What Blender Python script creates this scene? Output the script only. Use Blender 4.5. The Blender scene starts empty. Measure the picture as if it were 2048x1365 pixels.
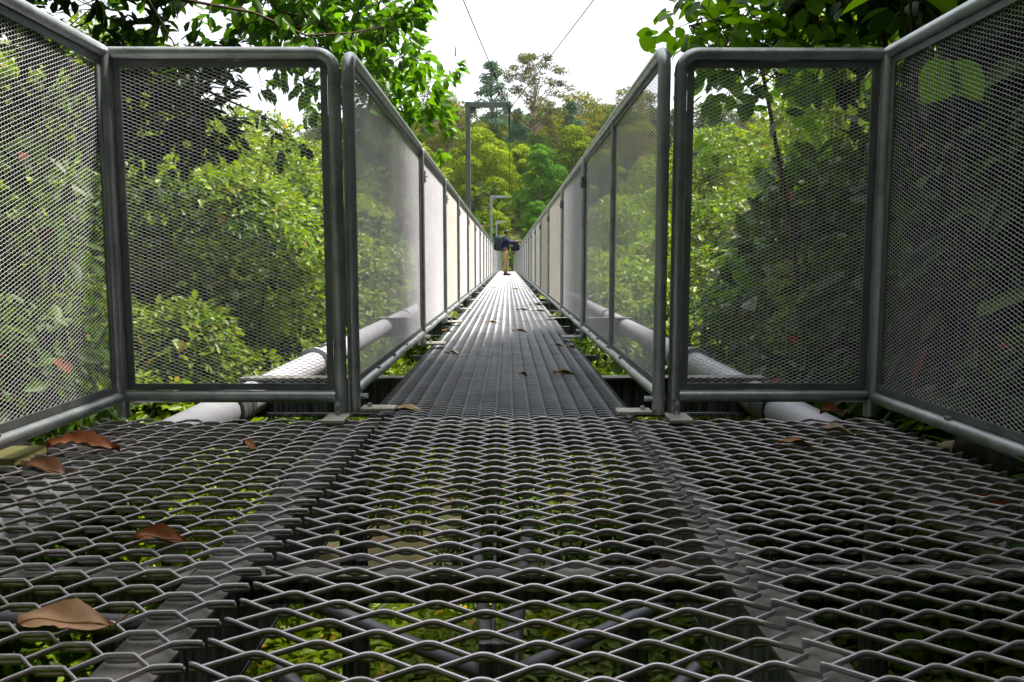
import bpy, math, random
import numpy as np
from mathutils import Vector

random.seed(7)
RNG = np.random.default_rng(7)
C = bpy.context.scene.collection
SC = bpy.context.scene
R = math.radians

# ------------------------------------------------------------------ camera, sky, sun, exposure
cam = bpy.data.cameras.new('camera')
cam.sensor_fit = 'HORIZONTAL'
cam.sensor_width = 23.5
cam.lens = 18.0
cam.clip_start = 0.05
cam.clip_end = 3000
cam_o = bpy.data.objects.new('camera', cam)
C.objects.link(cam_o)
cam_o.location = (0, 0, 0.5)
cam_o.rotation_euler = (R(90) - math.atan(158.5 / 1569), 0, -math.atan(9 / 1569))
SC.camera = cam_o

SUN_EL, SUN_AZ = R(66), R(58)          # azimuth measured from the walkway direction (+Y) towards +X
w = bpy.data.worlds.new('World')
SC.world = w
w.use_nodes = True
nt = w.node_tree
nt.nodes.clear()
sky = nt.nodes.new('ShaderNodeTexSky')
sky.sky_type = 'NISHITA'
sky.sun_disc = False
sky.sun_elevation = SUN_EL
sky.sun_rotation = SUN_AZ
sky.dust_density = 4.0
sky.air_density = 1.0
bg1 = nt.nodes.new('ShaderNodeBackground')
bg1.inputs['Strength'].default_value = 0.05
nt.links.new(sky.outputs[0], bg1.inputs[0])
bg2 = nt.nodes.new('ShaderNodeBackground')     # bright thin cloud cover
bg2.inputs['Color'].default_value = (1.0, 0.985, 0.975, 1)
bg2.inputs['Strength'].default_value = 0.55
add = nt.nodes.new('ShaderNodeAddShader')
nt.links.new(bg1.outputs[0], add.inputs[0])
nt.links.new(bg2.outputs[0], add.inputs[1])
wo = nt.nodes.new('ShaderNodeOutputWorld')
nt.links.new(add.outputs[0], wo.inputs[0])

sun = bpy.data.lights.new('sun', 'SUN')
sun.energy = 5.0
sun.angle = R(5)
sun.color = (1.0, 0.94, 0.84)
sun_o = bpy.data.objects.new('sun', sun)
C.objects.link(sun_o)
sd = Vector((math.sin(SUN_AZ) * math.cos(SUN_EL), math.cos(SUN_AZ) * math.cos(SUN_EL), math.sin(SUN_EL)))
sun_o.rotation_euler = sd.to_track_quat('Z', 'Y').to_euler()
sun_o.location = (0, 0, 60)

SC.view_settings.view_transform = 'Standard'
SC.view_settings.look = 'None'
SC.view_settings.exposure = 1.18
SC.view_settings.gamma = 1.0
SC.view_settings.use_curve_mapping = False
SC.cycles.max_bounces = 6
SC.cycles.diffuse_bounces = 4
SC.cycles.glossy_bounces = 2
SC.cycles.transmission_bounces = 3
SC.cycles.caustics_reflective = False
SC.cycles.caustics_refractive = False
SC.cycles.sample_clamp_indirect = 4.0
SC.cycles.use_denoising = True
SC.cycles.denoiser = 'OPENIMAGEDENOISE'
SC.cycles.denoising_input_passes = 'RGB_ALBEDO_NORMAL'
SC.cycles.denoising_prefilter = 'ACCURATE'

# ------------------------------------------------------------------ materials
def new_mat(name):
    m = bpy.data.materials.new(name)
    m.use_nodes = True
    n = m.node_tree.nodes
    return m, n, m.node_tree.links, n['Principled BSDF']

def ramp(n, stops):
    r = n.new('ShaderNodeValToRGB')
    e = r.color_ramp.elements
    while len(e) < len(stops):
        e.new(0.5)
    for k, (p, c) in enumerate(stops):
        e[k].position = p
        e[k].color = (*c, 1)
    return r

def noise_mat(name, stops, scale=8, detail=6, rough=0.6, metallic=0.0, bump=0.0, stretch=(1, 1, 1), spec=0.4,
              rough2=None, bump_scale=None):
    m, n, l, b = new_mat(name)
    tc = n.new('ShaderNodeTexCoord')
    mp = n.new('ShaderNodeMapping')
    mp.inputs['Scale'].default_value = stretch
    l.new(tc.outputs['Object'], mp.inputs['Vector'])
    t = n.new('ShaderNodeTexNoise')
    t.inputs['Scale'].default_value = scale
    t.inputs['Detail'].default_value = detail
    t.inputs['Roughness'].default_value = 0.65
    l.new(mp.outputs[0], t.inputs['Vector'])
    r = ramp(n, stops)
    l.new(t.outputs['Fac'], r.inputs[0])
    l.new(r.outputs[0], b.inputs['Base Color'])
    b.inputs['Roughness'].default_value = rough
    b.inputs['Metallic'].default_value = metallic
    b.inputs['Specular IOR Level'].default_value = spec
    if rough2 is not None:
        mr = n.new('ShaderNodeMapRange')
        mr.inputs['To Min'].default_value = rough
        mr.inputs['To Max'].default_value = rough2
        l.new(t.outputs['Fac'], mr.inputs['Value'])
        l.new(mr.outputs[0], b.inputs['Roughness'])
    if bump:
        bp = n.new('ShaderNodeBump')
        bp.inputs['Strength'].default_value = bump
        bp.inputs['Distance'].default_value = 0.01
        if bump_scale:
            t2 = n.new('ShaderNodeTexNoise')
            t2.inputs['Scale'].default_value = bump_scale
            t2.inputs['Detail'].default_value = 4
            l.new(mp.outputs[0], t2.inputs['Vector'])
            l.new(t2.outputs['Fac'], bp.inputs['Height'])
        else:
            l.new(t.outputs['Fac'], bp.inputs['Height'])
        l.new(bp.outputs[0], b.inputs['Normal'])
    return m

def leaf_mat(name, dark, light, trans, rough=0.45, tmix=0.4, spec=0.45, nscale=0.6, split=None):
    """split: fraction and colour of odd (yellow/red) leaves"""
    m, n, l, b = new_mat(name)
    g = n.new('ShaderNodeNewGeometry')
    tc = n.new('ShaderNodeTexCoord')
    t = n.new('ShaderNodeTexNoise')
    t.inputs['Scale'].default_value = nscale
    t.inputs['Detail'].default_value = 3
    l.new(tc.outputs['Object'], t.inputs['Vector'])
    oi = n.new('ShaderNodeObjectInfo')
    a = n.new('ShaderNodeMath'); a.operation = 'MULTIPLY_ADD'
    l.new(g.outputs['Random Per Island'], a.inputs[0]); a.inputs[1].default_value = 0.5
    l.new(t.outputs['Fac'], a.inputs[2])
    a2 = n.new('ShaderNodeMath'); a2.operation = 'MULTIPLY_ADD'
    l.new(oi.outputs['Random'], a2.inputs[0]); a2.inputs[1].default_value = 0.3
    l.new(a.outputs[0], a2.inputs[2])
    mr = n.new('ShaderNodeMapRange')
    mr.inputs['From Min'].default_value = 0.35
    mr.inputs['From Max'].default_value = 1.35
    l.new(a2.outputs[0], mr.inputs['Value'])
    r = ramp(n, [(0.0, dark), (1.0, light)])
    l.new(mr.outputs[0], r.inputs[0])
    col = r.outputs[0]
    if split:
        gt = n.new('ShaderNodeMath'); gt.operation = 'LESS_THAN'
        l.new(g.outputs['Random Per Island'], gt.inputs[0]); gt.inputs[1].default_value = split[0]
        mx = n.new('ShaderNodeMix'); mx.data_type = 'RGBA'
        l.new(gt.outputs[0], mx.inputs['Factor'])
        l.new(col, mx.inputs['A']); mx.inputs['B'].default_value = (*split[1], 1)
        col = mx.outputs['Result']
    l.new(col, b.inputs['Base Color'])
    b.inputs['Roughness'].default_value = rough
    b.inputs['Specular IOR Level'].default_value = spec
    tr = n.new('ShaderNodeBsdfTranslucent')
    mt = n.new('ShaderNodeMix'); mt.data_type = 'RGBA'; mt.blend_type = 'MULTIPLY'
    mt.inputs['Factor'].default_value = 1.0
    l.new(col, mt.inputs['A']); mt.inputs['B'].default_value = (*trans, 1)
    l.new(mt.outputs['Result'], tr.inputs['Color'])
    ms = n.new('ShaderNodeMixShader'); ms.inputs[0].default_value = tmix
    l.new(b.outputs[0], ms.inputs[1]); l.new(tr.outputs[0], ms.inputs[2])
    l.new(ms.outputs[0], n['Material Output'].inputs['Surface'])
    return m

M = {}
M['galv'] = noise_mat('galvanised_pipe', [(0.3, (0.26, 0.29, 0.30)), (0.5, (0.42, 0.455, 0.46)), (0.72, (0.55, 0.57, 0.56))],
                      scale=9, rough=0.34, rough2=0.5, metallic=0.8, bump=0.12, bump_scale=60)
M['galv_dark'] = noise_mat('weathered_angle_bar', [(0.3, (0.13, 0.145, 0.15)), (0.6, (0.22, 0.24, 0.235)), (0.8, (0.28, 0.27, 0.24))],
                           scale=12, rough=0.5, rough2=0.7, metallic=0.4, bump=0.15)
M['mesh'] = noise_mat('fence_mesh_steel', [(0.3, (0.52, 0.50, 0.56)), (0.7, (0.64, 0.62, 0.68))], scale=6, rough=0.45, metallic=0.3)
M['mesh_beige'] = noise_mat('dusty_fence_mesh_steel', [(0.3, (0.48, 0.45, 0.42)), (0.7, (0.60, 0.57, 0.54))], scale=6, rough=0.6, metallic=0.2)
M['mesh_brown'] = noise_mat('brown_shade_tint_mesh_steel', [(0.3, (0.34, 0.30, 0.26)), (0.7, (0.48, 0.43, 0.38))], scale=6, rough=0.7, metallic=0.15)  # brown panel tint; on the far panels, tree shade put into the colour
M['deck'] = noise_mat('deck_mesh_steel', [(0.28, (0.32, 0.26, 0.23)), (0.42, (0.56, 0.52, 0.55)), (0.65, (0.68, 0.64, 0.69)), (0.8, (0.6, 0.53, 0.44))],
                      scale=5, detail=8, rough=0.34, rough2=0.5, metallic=0.85)
M['walk'] = noise_mat('walkway_mesh_steel', [(0.3, (0.26, 0.27, 0.29)), (0.6, (0.40, 0.41, 0.44)), (0.8, (0.40, 0.37, 0.33))],
                      scale=3, detail=8, rough=0.34, rough2=0.5, metallic=0.8)
M['beam'] = noise_mat('stained_steel_beam', [(0.38, (0.02, 0.024, 0.026)), (0.5, (0.09, 0.10, 0.10)), (0.62, (0.20, 0.215, 0.21))],
                      scale=5, detail=7, stretch=(14, 14, 0.5), rough=0.5, metallic=0.35, bump=0.05)
M['flange'] = noise_mat('beam_flange_steel', [(0.34, (0.05, 0.047, 0.04)), (0.5, (0.17, 0.17, 0.15)), (0.62, (0.25, 0.24, 0.21)), (0.8, (0.2, 0.14, 0.08))],
                        scale=9, detail=8, rough=0.55, metallic=0.25, bump=0.2)
M['pipe_white'] = noise_mat('white_painted_pipe', [(0.3, (0.30, 0.30, 0.33)), (0.6, (0.38, 0.38, 0.42))], scale=3, rough=0.45, bump=0.03)
M['brace'] = noise_mat('brace_pipe_steel', [(0.3, (0.13, 0.14, 0.16)), (0.7, (0.27, 0.28, 0.31))], scale=8, rough=0.45, metallic=0.4)
M['gantry'] = noise_mat('gantry_steel', [(0.3, (0.17, 0.21, 0.21)), (0.7, (0.28, 0.33, 0.33))], scale=4, rough=0.5, metallic=0.3)
M['gantry_pale'] = noise_mat('pale_gantry_steel', [(0.3, (0.3, 0.36, 0.38)), (0.7, (0.42, 0.47, 0.48))], scale=4, rough=0.5, metallic=0.3)
M['plate'] = noise_mat('foot_plate_steel', [(0.3, (0.42, 0.4, 0.33)), (0.6, (0.62, 0.6, 0.53)), (0.8, (0.5, 0.44, 0.3))], scale=14, rough=0.6, metallic=0.15, bump=0.1)
M['plate_yellow'] = noise_mat('yellow_timber_board', [(0.3, (0.32, 0.30, 0.10)), (0.7, (0.52, 0.47, 0.2))], scale=9, stretch=(1, 6, 1), rough=0.7, bump=0.2)
M['timber'] = noise_mat('pale_log_timber', [(0.3, (0.22, 0.17, 0.10)), (0.55, (0.42, 0.33, 0.2)), (0.75, (0.5, 0.42, 0.3))], scale=7, stretch=(1, 5, 5), rough=0.75, bump=0.4)
M['rot'] = noise_mat('dark_rotting_log', [(0.35, (0.015, 0.014, 0.012)), (0.6, (0.07, 0.065, 0.05)), (0.75, (0.14, 0.12, 0.09))], scale=22, detail=8, rough=0.9, bump=0.8)
M['cable'] = noise_mat('steel_cable', [(0.3, (0.05, 0.06, 0.055)), (0.7, (0.12, 0.13, 0.12))], scale=30, rough=0.5, metallic=0.4)
M['soil'] = noise_mat('forest_floor', [(0.3, (0.025, 0.018, 0.010)), (0.45, (0.055, 0.036, 0.018)), (0.56, (0.025, 0.035, 0.008)), (0.75, (0.08, 0.058, 0.032))],
                      scale=1.7, detail=10, rough=0.95, bump=0.8, spec=0.15)
M['stone'] = noise_mat('stream_stone', [(0.3, (0.16, 0.13, 0.10)), (0.7, (0.36, 0.3, 0.22))], scale=5, rough=0.85, bump=0.5)
M['bark'] = noise_mat('bark', [(0.3, (0.07, 0.05, 0.035)), (0.7, (0.2, 0.16, 0.12))], scale=6, stretch=(4, 4, 0.7), rough=0.9, bump=0.6)
M['bark_pink'] = noise_mat('pale_pink_bark', [(0.3, (0.22, 0.15, 0.12)), (0.7, (0.42, 0.32, 0.27))], scale=1.5, stretch=(3, 3, 0.6), rough=0.9)
M['twig'] = noise_mat('twig_bark', [(0.3, (0.05, 0.03, 0.02)), (0.7, (0.14, 0.08, 0.05))], scale=12, rough=0.8)

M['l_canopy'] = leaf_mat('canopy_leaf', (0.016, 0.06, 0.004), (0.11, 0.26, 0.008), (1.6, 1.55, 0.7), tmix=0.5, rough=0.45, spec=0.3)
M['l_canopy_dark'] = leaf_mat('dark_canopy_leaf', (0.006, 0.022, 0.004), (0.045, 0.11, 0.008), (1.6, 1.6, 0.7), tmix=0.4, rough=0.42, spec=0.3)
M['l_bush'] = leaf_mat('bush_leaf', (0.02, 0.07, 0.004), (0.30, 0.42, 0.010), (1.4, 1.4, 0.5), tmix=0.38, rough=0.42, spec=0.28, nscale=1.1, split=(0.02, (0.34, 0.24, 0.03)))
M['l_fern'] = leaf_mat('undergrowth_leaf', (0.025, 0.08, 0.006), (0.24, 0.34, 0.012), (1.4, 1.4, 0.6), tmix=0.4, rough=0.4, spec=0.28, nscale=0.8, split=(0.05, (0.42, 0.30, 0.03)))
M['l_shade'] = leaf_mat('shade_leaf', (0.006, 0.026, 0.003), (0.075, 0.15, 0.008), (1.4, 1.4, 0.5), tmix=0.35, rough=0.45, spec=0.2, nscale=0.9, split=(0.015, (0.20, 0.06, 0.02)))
M['l_big'] = leaf_mat('large_glossy_leaf', (0.016, 0.06, 0.006), (0.11, 0.22, 0.014), (1.6, 1.6, 0.5), tmix=0.45, rough=0.34, spec=0.4, nscale=1.2)
M['l_round'] = leaf_mat('round_backlit_leaf', (0.04, 0.13, 0.006), (0.17, 0.34, 0.012), (1.9, 1.8, 0.5), tmix=0.6, rough=0.4, spec=0.3, nscale=1.2)
M['l_dome'] = leaf_mat('dome_tree_leaf', (0.015, 0.06, 0.003), (0.30, 0.39, 0.006), (1.3, 1.3, 0.4), tmix=0.14, rough=0.8, spec=0.04, nscale=0.3)
M['l_vine'] = leaf_mat('vine_leaf', (0.016, 0.075, 0.008), (0.10, 0.23, 0.014), (1.3, 1.3, 0.5), tmix=0.14, rough=0.8, spec=0.04, nscale=0.4)
M['l_hill'] = leaf_mat('hill_tree_leaf', (0.022, 0.07, 0.014), (0.13, 0.2, 0.016), (1.2, 1.2, 0.6), tmix=0.3, rough=0.8, spec=0.04, nscale=0.15)
M['l_hill_olive'] = leaf_mat('olive_hill_tree_leaf', (0.06, 0.09, 0.010), (0.26, 0.25, 0.02), (1.2, 1.2, 0.5), tmix=0.3, rough=0.8, spec=0.04, nscale=0.15)
M['l_blue'] = leaf_mat('blue_green_leaf', (0.035, 0.10, 0.06), (0.12, 0.20, 0.11), (1.1, 1.1, 0.9), tmix=0.25, rough=0.8, spec=0.04, nscale=0.2)
M['l_tall'] = leaf_mat('tall_tree_leaf', (0.04, 0.07, 0.016), (0.16, 0.17, 0.035), (1.2, 1.1, 0.6), tmix=0.25, rough=0.8, spec=0.04, nscale=0.3)

def dead_leaf_mat(name, c1, c2):
    return noise_mat(name, [(0.3, c1), (0.7, c2)], scale=18, detail=6, rough=0.5, bump=0.25, spec=0.3)
M['d_tan'] = dead_leaf_mat('tan_dead_leaf', (0.36, 0.20, 0.10), (0.60, 0.37, 0.2))
M['d_brown'] = dead_leaf_mat('brown_dead_leaf', (0.2, 0.07, 0.025), (0.40, 0.16, 0.06))
M['d_orange'] = dead_leaf_mat('orange_dead_leaf', (0.36, 0.15, 0.05), (0.55, 0.28, 0.12))
M['d_yellow'] = dead_leaf_mat('yellow_dead_leaf', (0.58, 0.36, 0.02), (0.75, 0.52, 0.04))
M['d_straw'] = dead_leaf_mat('straw_dead_leaf', (0.40, 0.27, 0.10), (0.62, 0.46, 0.22))
M['d_pale'] = dead_leaf_mat('pale_dead_leaf', (0.45, 0.32, 0.24), (0.62, 0.48, 0.38))
M['d_dark'] = dead_leaf_mat('dark_dead_leaf', (0.09, 0.045, 0.02), (0.2, 0.09, 0.04))
M['d_rib'] = noise_mat('leaf_rib', [(0.3, (0.28, 0.14, 0.05)), (0.7, (0.42, 0.24, 0.1))], scale=20, rough=0.6)

def plain(name, c, rough=0.7, spec=0.3):
    return noise_mat(name, [(0.3, tuple(v * 0.8 for v in c)), (0.7, tuple(min(1, v * 1.15) for v in c))], scale=14, rough=rough, spec=spec)
M['skin'] = plain('skin', (0.30, 0.15, 0.09), 0.5)
M['hair'] = plain('hair', (0.012, 0.010, 0.010), 0.5)
M['navy'] = plain('navy_cloth', (0.012, 0.017, 0.075), 0.8)
M['khaki'] = plain('khaki_cloth', (0.52, 0.37, 0.2), 0.85)
M['maroon'] = plain('maroon_shoe', (0.10, 0.02, 0.02), 0.5)
M['pack'] = plain('dark_backpack_cloth', (0.02, 0.035, 0.045), 0.7)
M['bag'] = plain('black_blue_bag_cloth', (0.01, 0.012, 0.035), 0.6)
M['strap'] = plain('strap_webbing', (0.02, 0.04, 0.06), 0.8)

# ------------------------------------------------------------------ mesh helpers
def mesh_np(name, V, F, mat, smooth=False):
    V = np.ascontiguousarray(V, dtype=np.float32)
    F = np.ascontiguousarray(F, dtype=np.int32)
    k = F.shape[1]
    me = bpy.data.meshes.new(name)
    me.vertices.add(len(V)); me.vertices.foreach_set('co', V.ravel())
    me.loops.add(F.size); me.loops.foreach_set('vertex_index', F.ravel())
    me.polygons.add(len(F))
    me.polygons.foreach_set('loop_start', np.arange(0, F.size, k, dtype=np.int32))
    if smooth:
        me.polygons.foreach_set('use_smooth', np.ones(len(F), dtype=bool))
    me.update(calc_edges=True)
    if mat is not None:
        me.materials.append(M[mat] if isinstance(mat, str) else mat)
    return me

def obj(name, me, parent=None, loc=None, rz=0, scale=None):
    o = bpy.data.objects.new(name, me)
    C.objects.link(o)
    if parent is not None:
        o.parent = parent
    if loc is not None:
        o.location = loc
    if rz:
        o.rotation_euler = (0, 0, rz)
    if scale is not None:
        o.scale = scale
    return o

def thing(name, label, cat, loc=(0, 0, 0), rz=0, group=None):
    o = bpy.data.objects.new(name, None)
    o.empty_display_size = 0.1
    C.objects.link(o)
    o.location = loc
    o.rotation_euler = (0, 0, rz)
    return tag(o, label, cat, group)

def tag(o, label, cat, group=None):
    o['label'] = label
    o['category'] = cat
    if group:
        o['group'] = group
    return o

ORD = ['first', 'second', 'third', 'fourth', 'fifth', 'sixth', 'seventh', 'eighth', 'ninth', 'tenth', 'eleventh', 'twelfth', 'thirteenth',
       'fourteenth', 'fifteenth', 'sixteenth', 'seventeenth', 'eighteenth', 'nineteenth', 'twentieth', 'twenty-first', 'twenty-second',
       'twenty-third', 'twenty-fourth', 'twenty-fifth', 'twenty-sixth', 'twenty-seventh', 'twenty-eighth', 'twenty-ninth', 'thirtieth']

class MB:
    """collects quads/tris and builds one mesh"""
    def __init__(s):
        s.v = []; s.f = []; s.n = 0
    def add(s, V, F):
        V = np.asarray(V, float)
        s.v.append(V)
        s.f += [tuple(i + s.n for i in f) for f in F]
        s.n += len(V)
    def box(s, a, b, bev=0.0):
        (x0, y0, z0), (x1, y1, z1) = a, b
        if bev <= 0:
            V = [(x0, y0, z0), (x1, y0, z0), (x1, y1, z0), (x0, y1, z0), (x0, y0, z1), (x1, y0, z1), (x1, y1, z1), (x0, y1, z1)]
            s.add(V, [(0, 3, 2, 1), (4, 5, 6, 7), (0, 1, 5, 4), (1, 2, 6, 5), (2, 3, 7, 6), (3, 0, 4, 7)])
        else:
            c = np.array([(x0 + x1) / 2, (y0 + y1) / 2, (z0 + z1) / 2]); h = np.array([x1 - x0, y1 - y0, z1 - z0]) / 2
            import bmesh
            bm = bmesh.new()
            bmesh.ops.create_cube(bm, size=2.0)
            for v in bm.verts:
                v.co = Vector((v.co.x * h[0], v.co.y * h[1], v.co.z * h[2]))
            bmesh.ops.bevel(bm, geom=list(bm.edges), offset=bev, segments=2, affect='EDGES', profile=0.5)
            bm.verts.index_update()
            s.add([tuple(np.array(v.co) + c) for v in bm.verts], [tuple(v.index for v in f.verts) for f in bm.faces])
            bm.free()
        return s
    def tube(s, pts, rad, seg=10, cap=True, flat=1.0):
        P = np.asarray(pts, float)
        n = len(P)
        rad = np.full(n, rad) if np.isscalar(rad) else np.asarray(rad, float)
        T = np.zeros_like(P)
        T[1:-1] = P[2:] - P[:-2]; T[0] = P[1] - P[0]; T[-1] = P[-1] - P[-2]
        T /= np.linalg.norm(T, axis=1)[:, None] + 1e-12
        ref = np.array([0, 0, 1.0]) if abs(T[0][2]) < 0.9 else np.array([1.0, 0, 0])
        u = np.cross(ref, T[0]); u /= np.linalg.norm(u)
        ang = np.linspace(0, 2 * np.pi, seg, endpoint=False)
        V = []
        for i in range(n):
            u = u - T[i] * np.dot(u, T[i]); u /= np.linalg.norm(u)
            vv = np.cross(T[i], u)
            V.append(P[i] + rad[i] * (np.cos(ang)[:, None] * u + np.sin(ang)[:, None] * vv * flat))
        V = np.concatenate(V)
        F = []
        for i in range(n - 1):
            for j in range(seg):
                k = (j + 1) % seg
                F.append((i * seg + j, i * seg + k, (i + 1) * seg + k, (i + 1) * seg + j))
        if cap:
            F.append(tuple(range(seg - 1, -1, -1)))
            F.append(tuple((n - 1) * seg + j for j in range(seg)))
        s.add(V, F)
        return s
    def mesh(s, name, mat, smooth=False, angle=None):
        me = bpy.data.meshes.new(name)
        V = np.concatenate(s.v)
        me.from_pydata([tuple(p) for p in V], [], s.f)
        me.update()
        if smooth:
            me.polygons.foreach_set('use_smooth', np.ones(len(me.polygons), dtype=bool))
            try:
                me.set_sharp_from_angle(angle=R(angle or 50))
            except Exception:
                pass
        if mat is not None:
            me.materials.append(M[mat] if isinstance(mat, str) else mat)
        return me
    def build(s, name, mat, parent=None, smooth=False, **kw):
        return obj(name, s.mesh(name, mat, smooth), parent, **kw)

def arc(c, r, a0, a1, ax1, ax2, n=6):
    c = np.asarray(c, float); ax1 = np.asarray(ax1, float); ax2 = np.asarray(ax2, float)
    return [c + r * (math.cos(a) * ax1 + math.sin(a) * ax2) for a in np.linspace(a0, a1, n)]

def expanded(U, Vv, lwd, swd, t, wd, tilt, fr, fv, jitter=0.0, seed=0):
    """Expanded metal sheet in (u, v, n): rows of waves along u, bonded crest to trough, strand section t x wd.
    tilt: angle of the strand width from the sheet normal, towards -v."""
    rng = np.random.default_rng(seed)
    nper = int(math.ceil(U / lwd)) + 2
    fr = np.asarray(fr); fv = np.asarray(fv)
    base_u = np.concatenate([(k + fr) * lwd for k in range(-1, nper)])
    base_f = np.tile(fv, nper + 1)
    nrow = int(Vv / (swd / 2))
    A = swd / 4
    B = wd * 0.44
    wv = np.array([-math.sin(tilt), math.cos(tilt)])       # (v, n)
    tv = np.array([math.cos(tilt), math.sin(tilt)])
    Vs, Fs = [], []
    off = 0
    for k in range(nrow + 1):
        u = base_u + (lwd / 2 if k % 2 else 0.0)
        f = base_f
        if u.min() < 0 or u.max() > U:
            # clip to [0, U] with interpolated ends
            ins = (u > 1e-6) & (u < U - 1e-6)
            f0 = np.interp(0.0, u, f); f1 = np.interp(U, u, f)
            u = np.concatenate([[0.0], u[ins], [U]]); f = np.concatenate([[f0], f[ins], [f1]])
        v = k * swd / 2 + A * f + B * f * wv[0]
        nn = B * f * wv[1]
        if jitter:
            v = v + rng.normal(0, jitter, len(v)) * 0.4
            nn = nn + rng.normal(0, jitter)
        m = len(u)
        cs = [(-.5, -.5), (.5, -.5), (.5, .5), (-.5, .5)]
        ring = np.zeros((m, 4, 3))
        for q, (a, b) in enumerate(cs):
            ring[:, q, 0] = u
            ring[:, q, 1] = v + a * t * tv[0] + b * wd * wv[0]
            ring[:, q, 2] = nn + a * t * tv[1] + b * wd * wv[1]
        Vs.append(ring.reshape(-1, 3))
        i = np.arange(m - 1)[:, None] * 4
        q = np.arange(4)[None, :]
        qn = (q + 1) % 4
        F = np.stack([i + q, i + qn, i + 4 + qn, i + 4 + q], axis=-1).reshape(-1, 4) + off
        caps = np.array([[0, 3, 2, 1], [(m - 1) * 4 + 0, (m - 1) * 4 + 1, (m - 1) * 4 + 2, (m - 1) * 4 + 3]]) + off
        Fs += [F, caps]
        off += m * 4
    return np.concatenate(Vs), np.concatenate(Fs)

# leaf templates: (u along, v across, w normal) and quads
LT = {
    'quad': (np.array([(0, 0, 0), (.45, .30, .05), (1, 0, -.06), (.45, -.30, .05)]), np.array([(0, 1, 2, 3)])),
    'ovate': (np.array([(0, 0, 0), (.30, .25, .07), (.68, .20, .02), (1, 0, -.12), (.68, -.20, .02), (.30, -.25, .07)]),
              np.array([(0, 3, 2, 1), (0, 5, 4, 3)])),
    'slim': (np.array([(0, 0, 0), (.30, .12, .03), (.65, .11, .0), (1, 0, -.14), (.65, -.11, .0), (.30, -.12, .03)]),
             np.array([(0, 3, 2, 1), (0, 5, 4, 3)])),
}
def _big(width, droop, n=7, fold=0.06, shape=None):
    u = np.linspace(0, 1, n)
    wv = width * (np.sin(np.pi * np.clip(u, 0, 1) ** 0.85) ** 0.8 if shape is None else shape(u))
    V, F = [], []
    for i in range(n):
        z = -droop * u[i] ** 2
        V += [(u[i], wv[i], z + fold * wv[i] / max(width, 1e-6)), (u[i], 0, z), (u[i], -wv[i], z + fold * wv[i] / max(width, 1e-6))]
    for i in range(n - 1):
        a = i * 3
        F += [(a, a + 1, a + 4, a + 3), (a + 1, a + 2, a + 5, a + 4)]
    return np.array(V), np.array(F)
LT['big'] = _big(0.27, 0.25)
LT['round'] = _big(0.40, 0.12, fold=0.03)
LT['strap'] = _big(0.085, 0.4, fold=0.03)

def leaves(P, A, N, S, kind):
    """P base points, A leaf direction, N approx leaf normal, S lengths"""
    T, Q = LT[kind]
    A = A / (np.linalg.norm(A, axis=1)[:, None] + 1e-9)
    N = N - A * np.sum(A * N, axis=1)[:, None]
    N /= np.linalg.norm(N, axis=1)[:, None] + 1e-9
    W = np.cross(N, A)
    S = np.asarray(S)[:, None, None]
    V = P[:, None, :] + S * (T[None, :, 0:1] * A[:, None, :] + T[None, :, 1:2] * W[:, None, :] + T[None, :, 2:3] * N[:, None, :])
    n = len(P)
    F = Q[None] + (np.arange(n) * len(T))[:, None, None]
    return V.reshape(-1, 3), F.reshape(-1, Q.shape[1])

def rdir(rng, n):
    d = rng.normal(size=(n, 3))
    return d / np.linalg.norm(d, axis=1)[:, None]

def puff_leaves(rng, centers, radii, n_each, size, kind, up=0.25, droop=0.35, squash=0.85, inner=0.55, nup=0.6, shell=False):
    """leaves spread through rounded clumps, denser towards the outside and the top"""
    Ps, As, Ns, Ss = [], [], [], []
    for c, r, n in zip(centers, radii, n_each):
        d = rdir(rng, n)
        d[:, 2] += up
        d /= np.linalg.norm(d, axis=1)[:, None]
        rr = r * (inner + (1.08 - inner) * rng.random(n) ** 0.6)
        p = d * rr[:, None]
        p[:, 2] *= squash
        Ps.append(np.asarray(c) + p)
        a = d * 0.8 + rdir(rng, n) * 0.7
        a[:, 2] -= droop
        As.append(a)
        nn = d * 0.7 + rdir(rng, n) * 0.45
        nn[:, 2] += nup
        if shell:
            nn = d * 1.4 + rdir(rng, n) * 0.5
            a2 = rdir(rng, n); As[-1] = a2 - d * np.sum(a2 * d, axis=1)[:, None] * 0.8
        Ns.append(nn)
        Ss.append(size * rng.uniform(0.65, 1.3, n))
    return leaves(np.concatenate(Ps), np.concatenate(As), np.concatenate(Ns), np.concatenate(Ss), kind)

def limb(mb, a, b, r0, r1, rng, wob=0.08, seg=6, n=5):
    a = np.asarray(a, float); b = np.asarray(b, float)
    L = np.linalg.norm(b - a)
    ts = np.linspace(0, 1, n)
    pts = [a + (b - a) * t + (rng.normal(size=3) * wob * L * math.sin(math.pi * t) if 0 < t < 1 else 0) for t in ts]
    mb.tube(pts, np.linspace(r0, r1, n), seg)
    return pts

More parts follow.
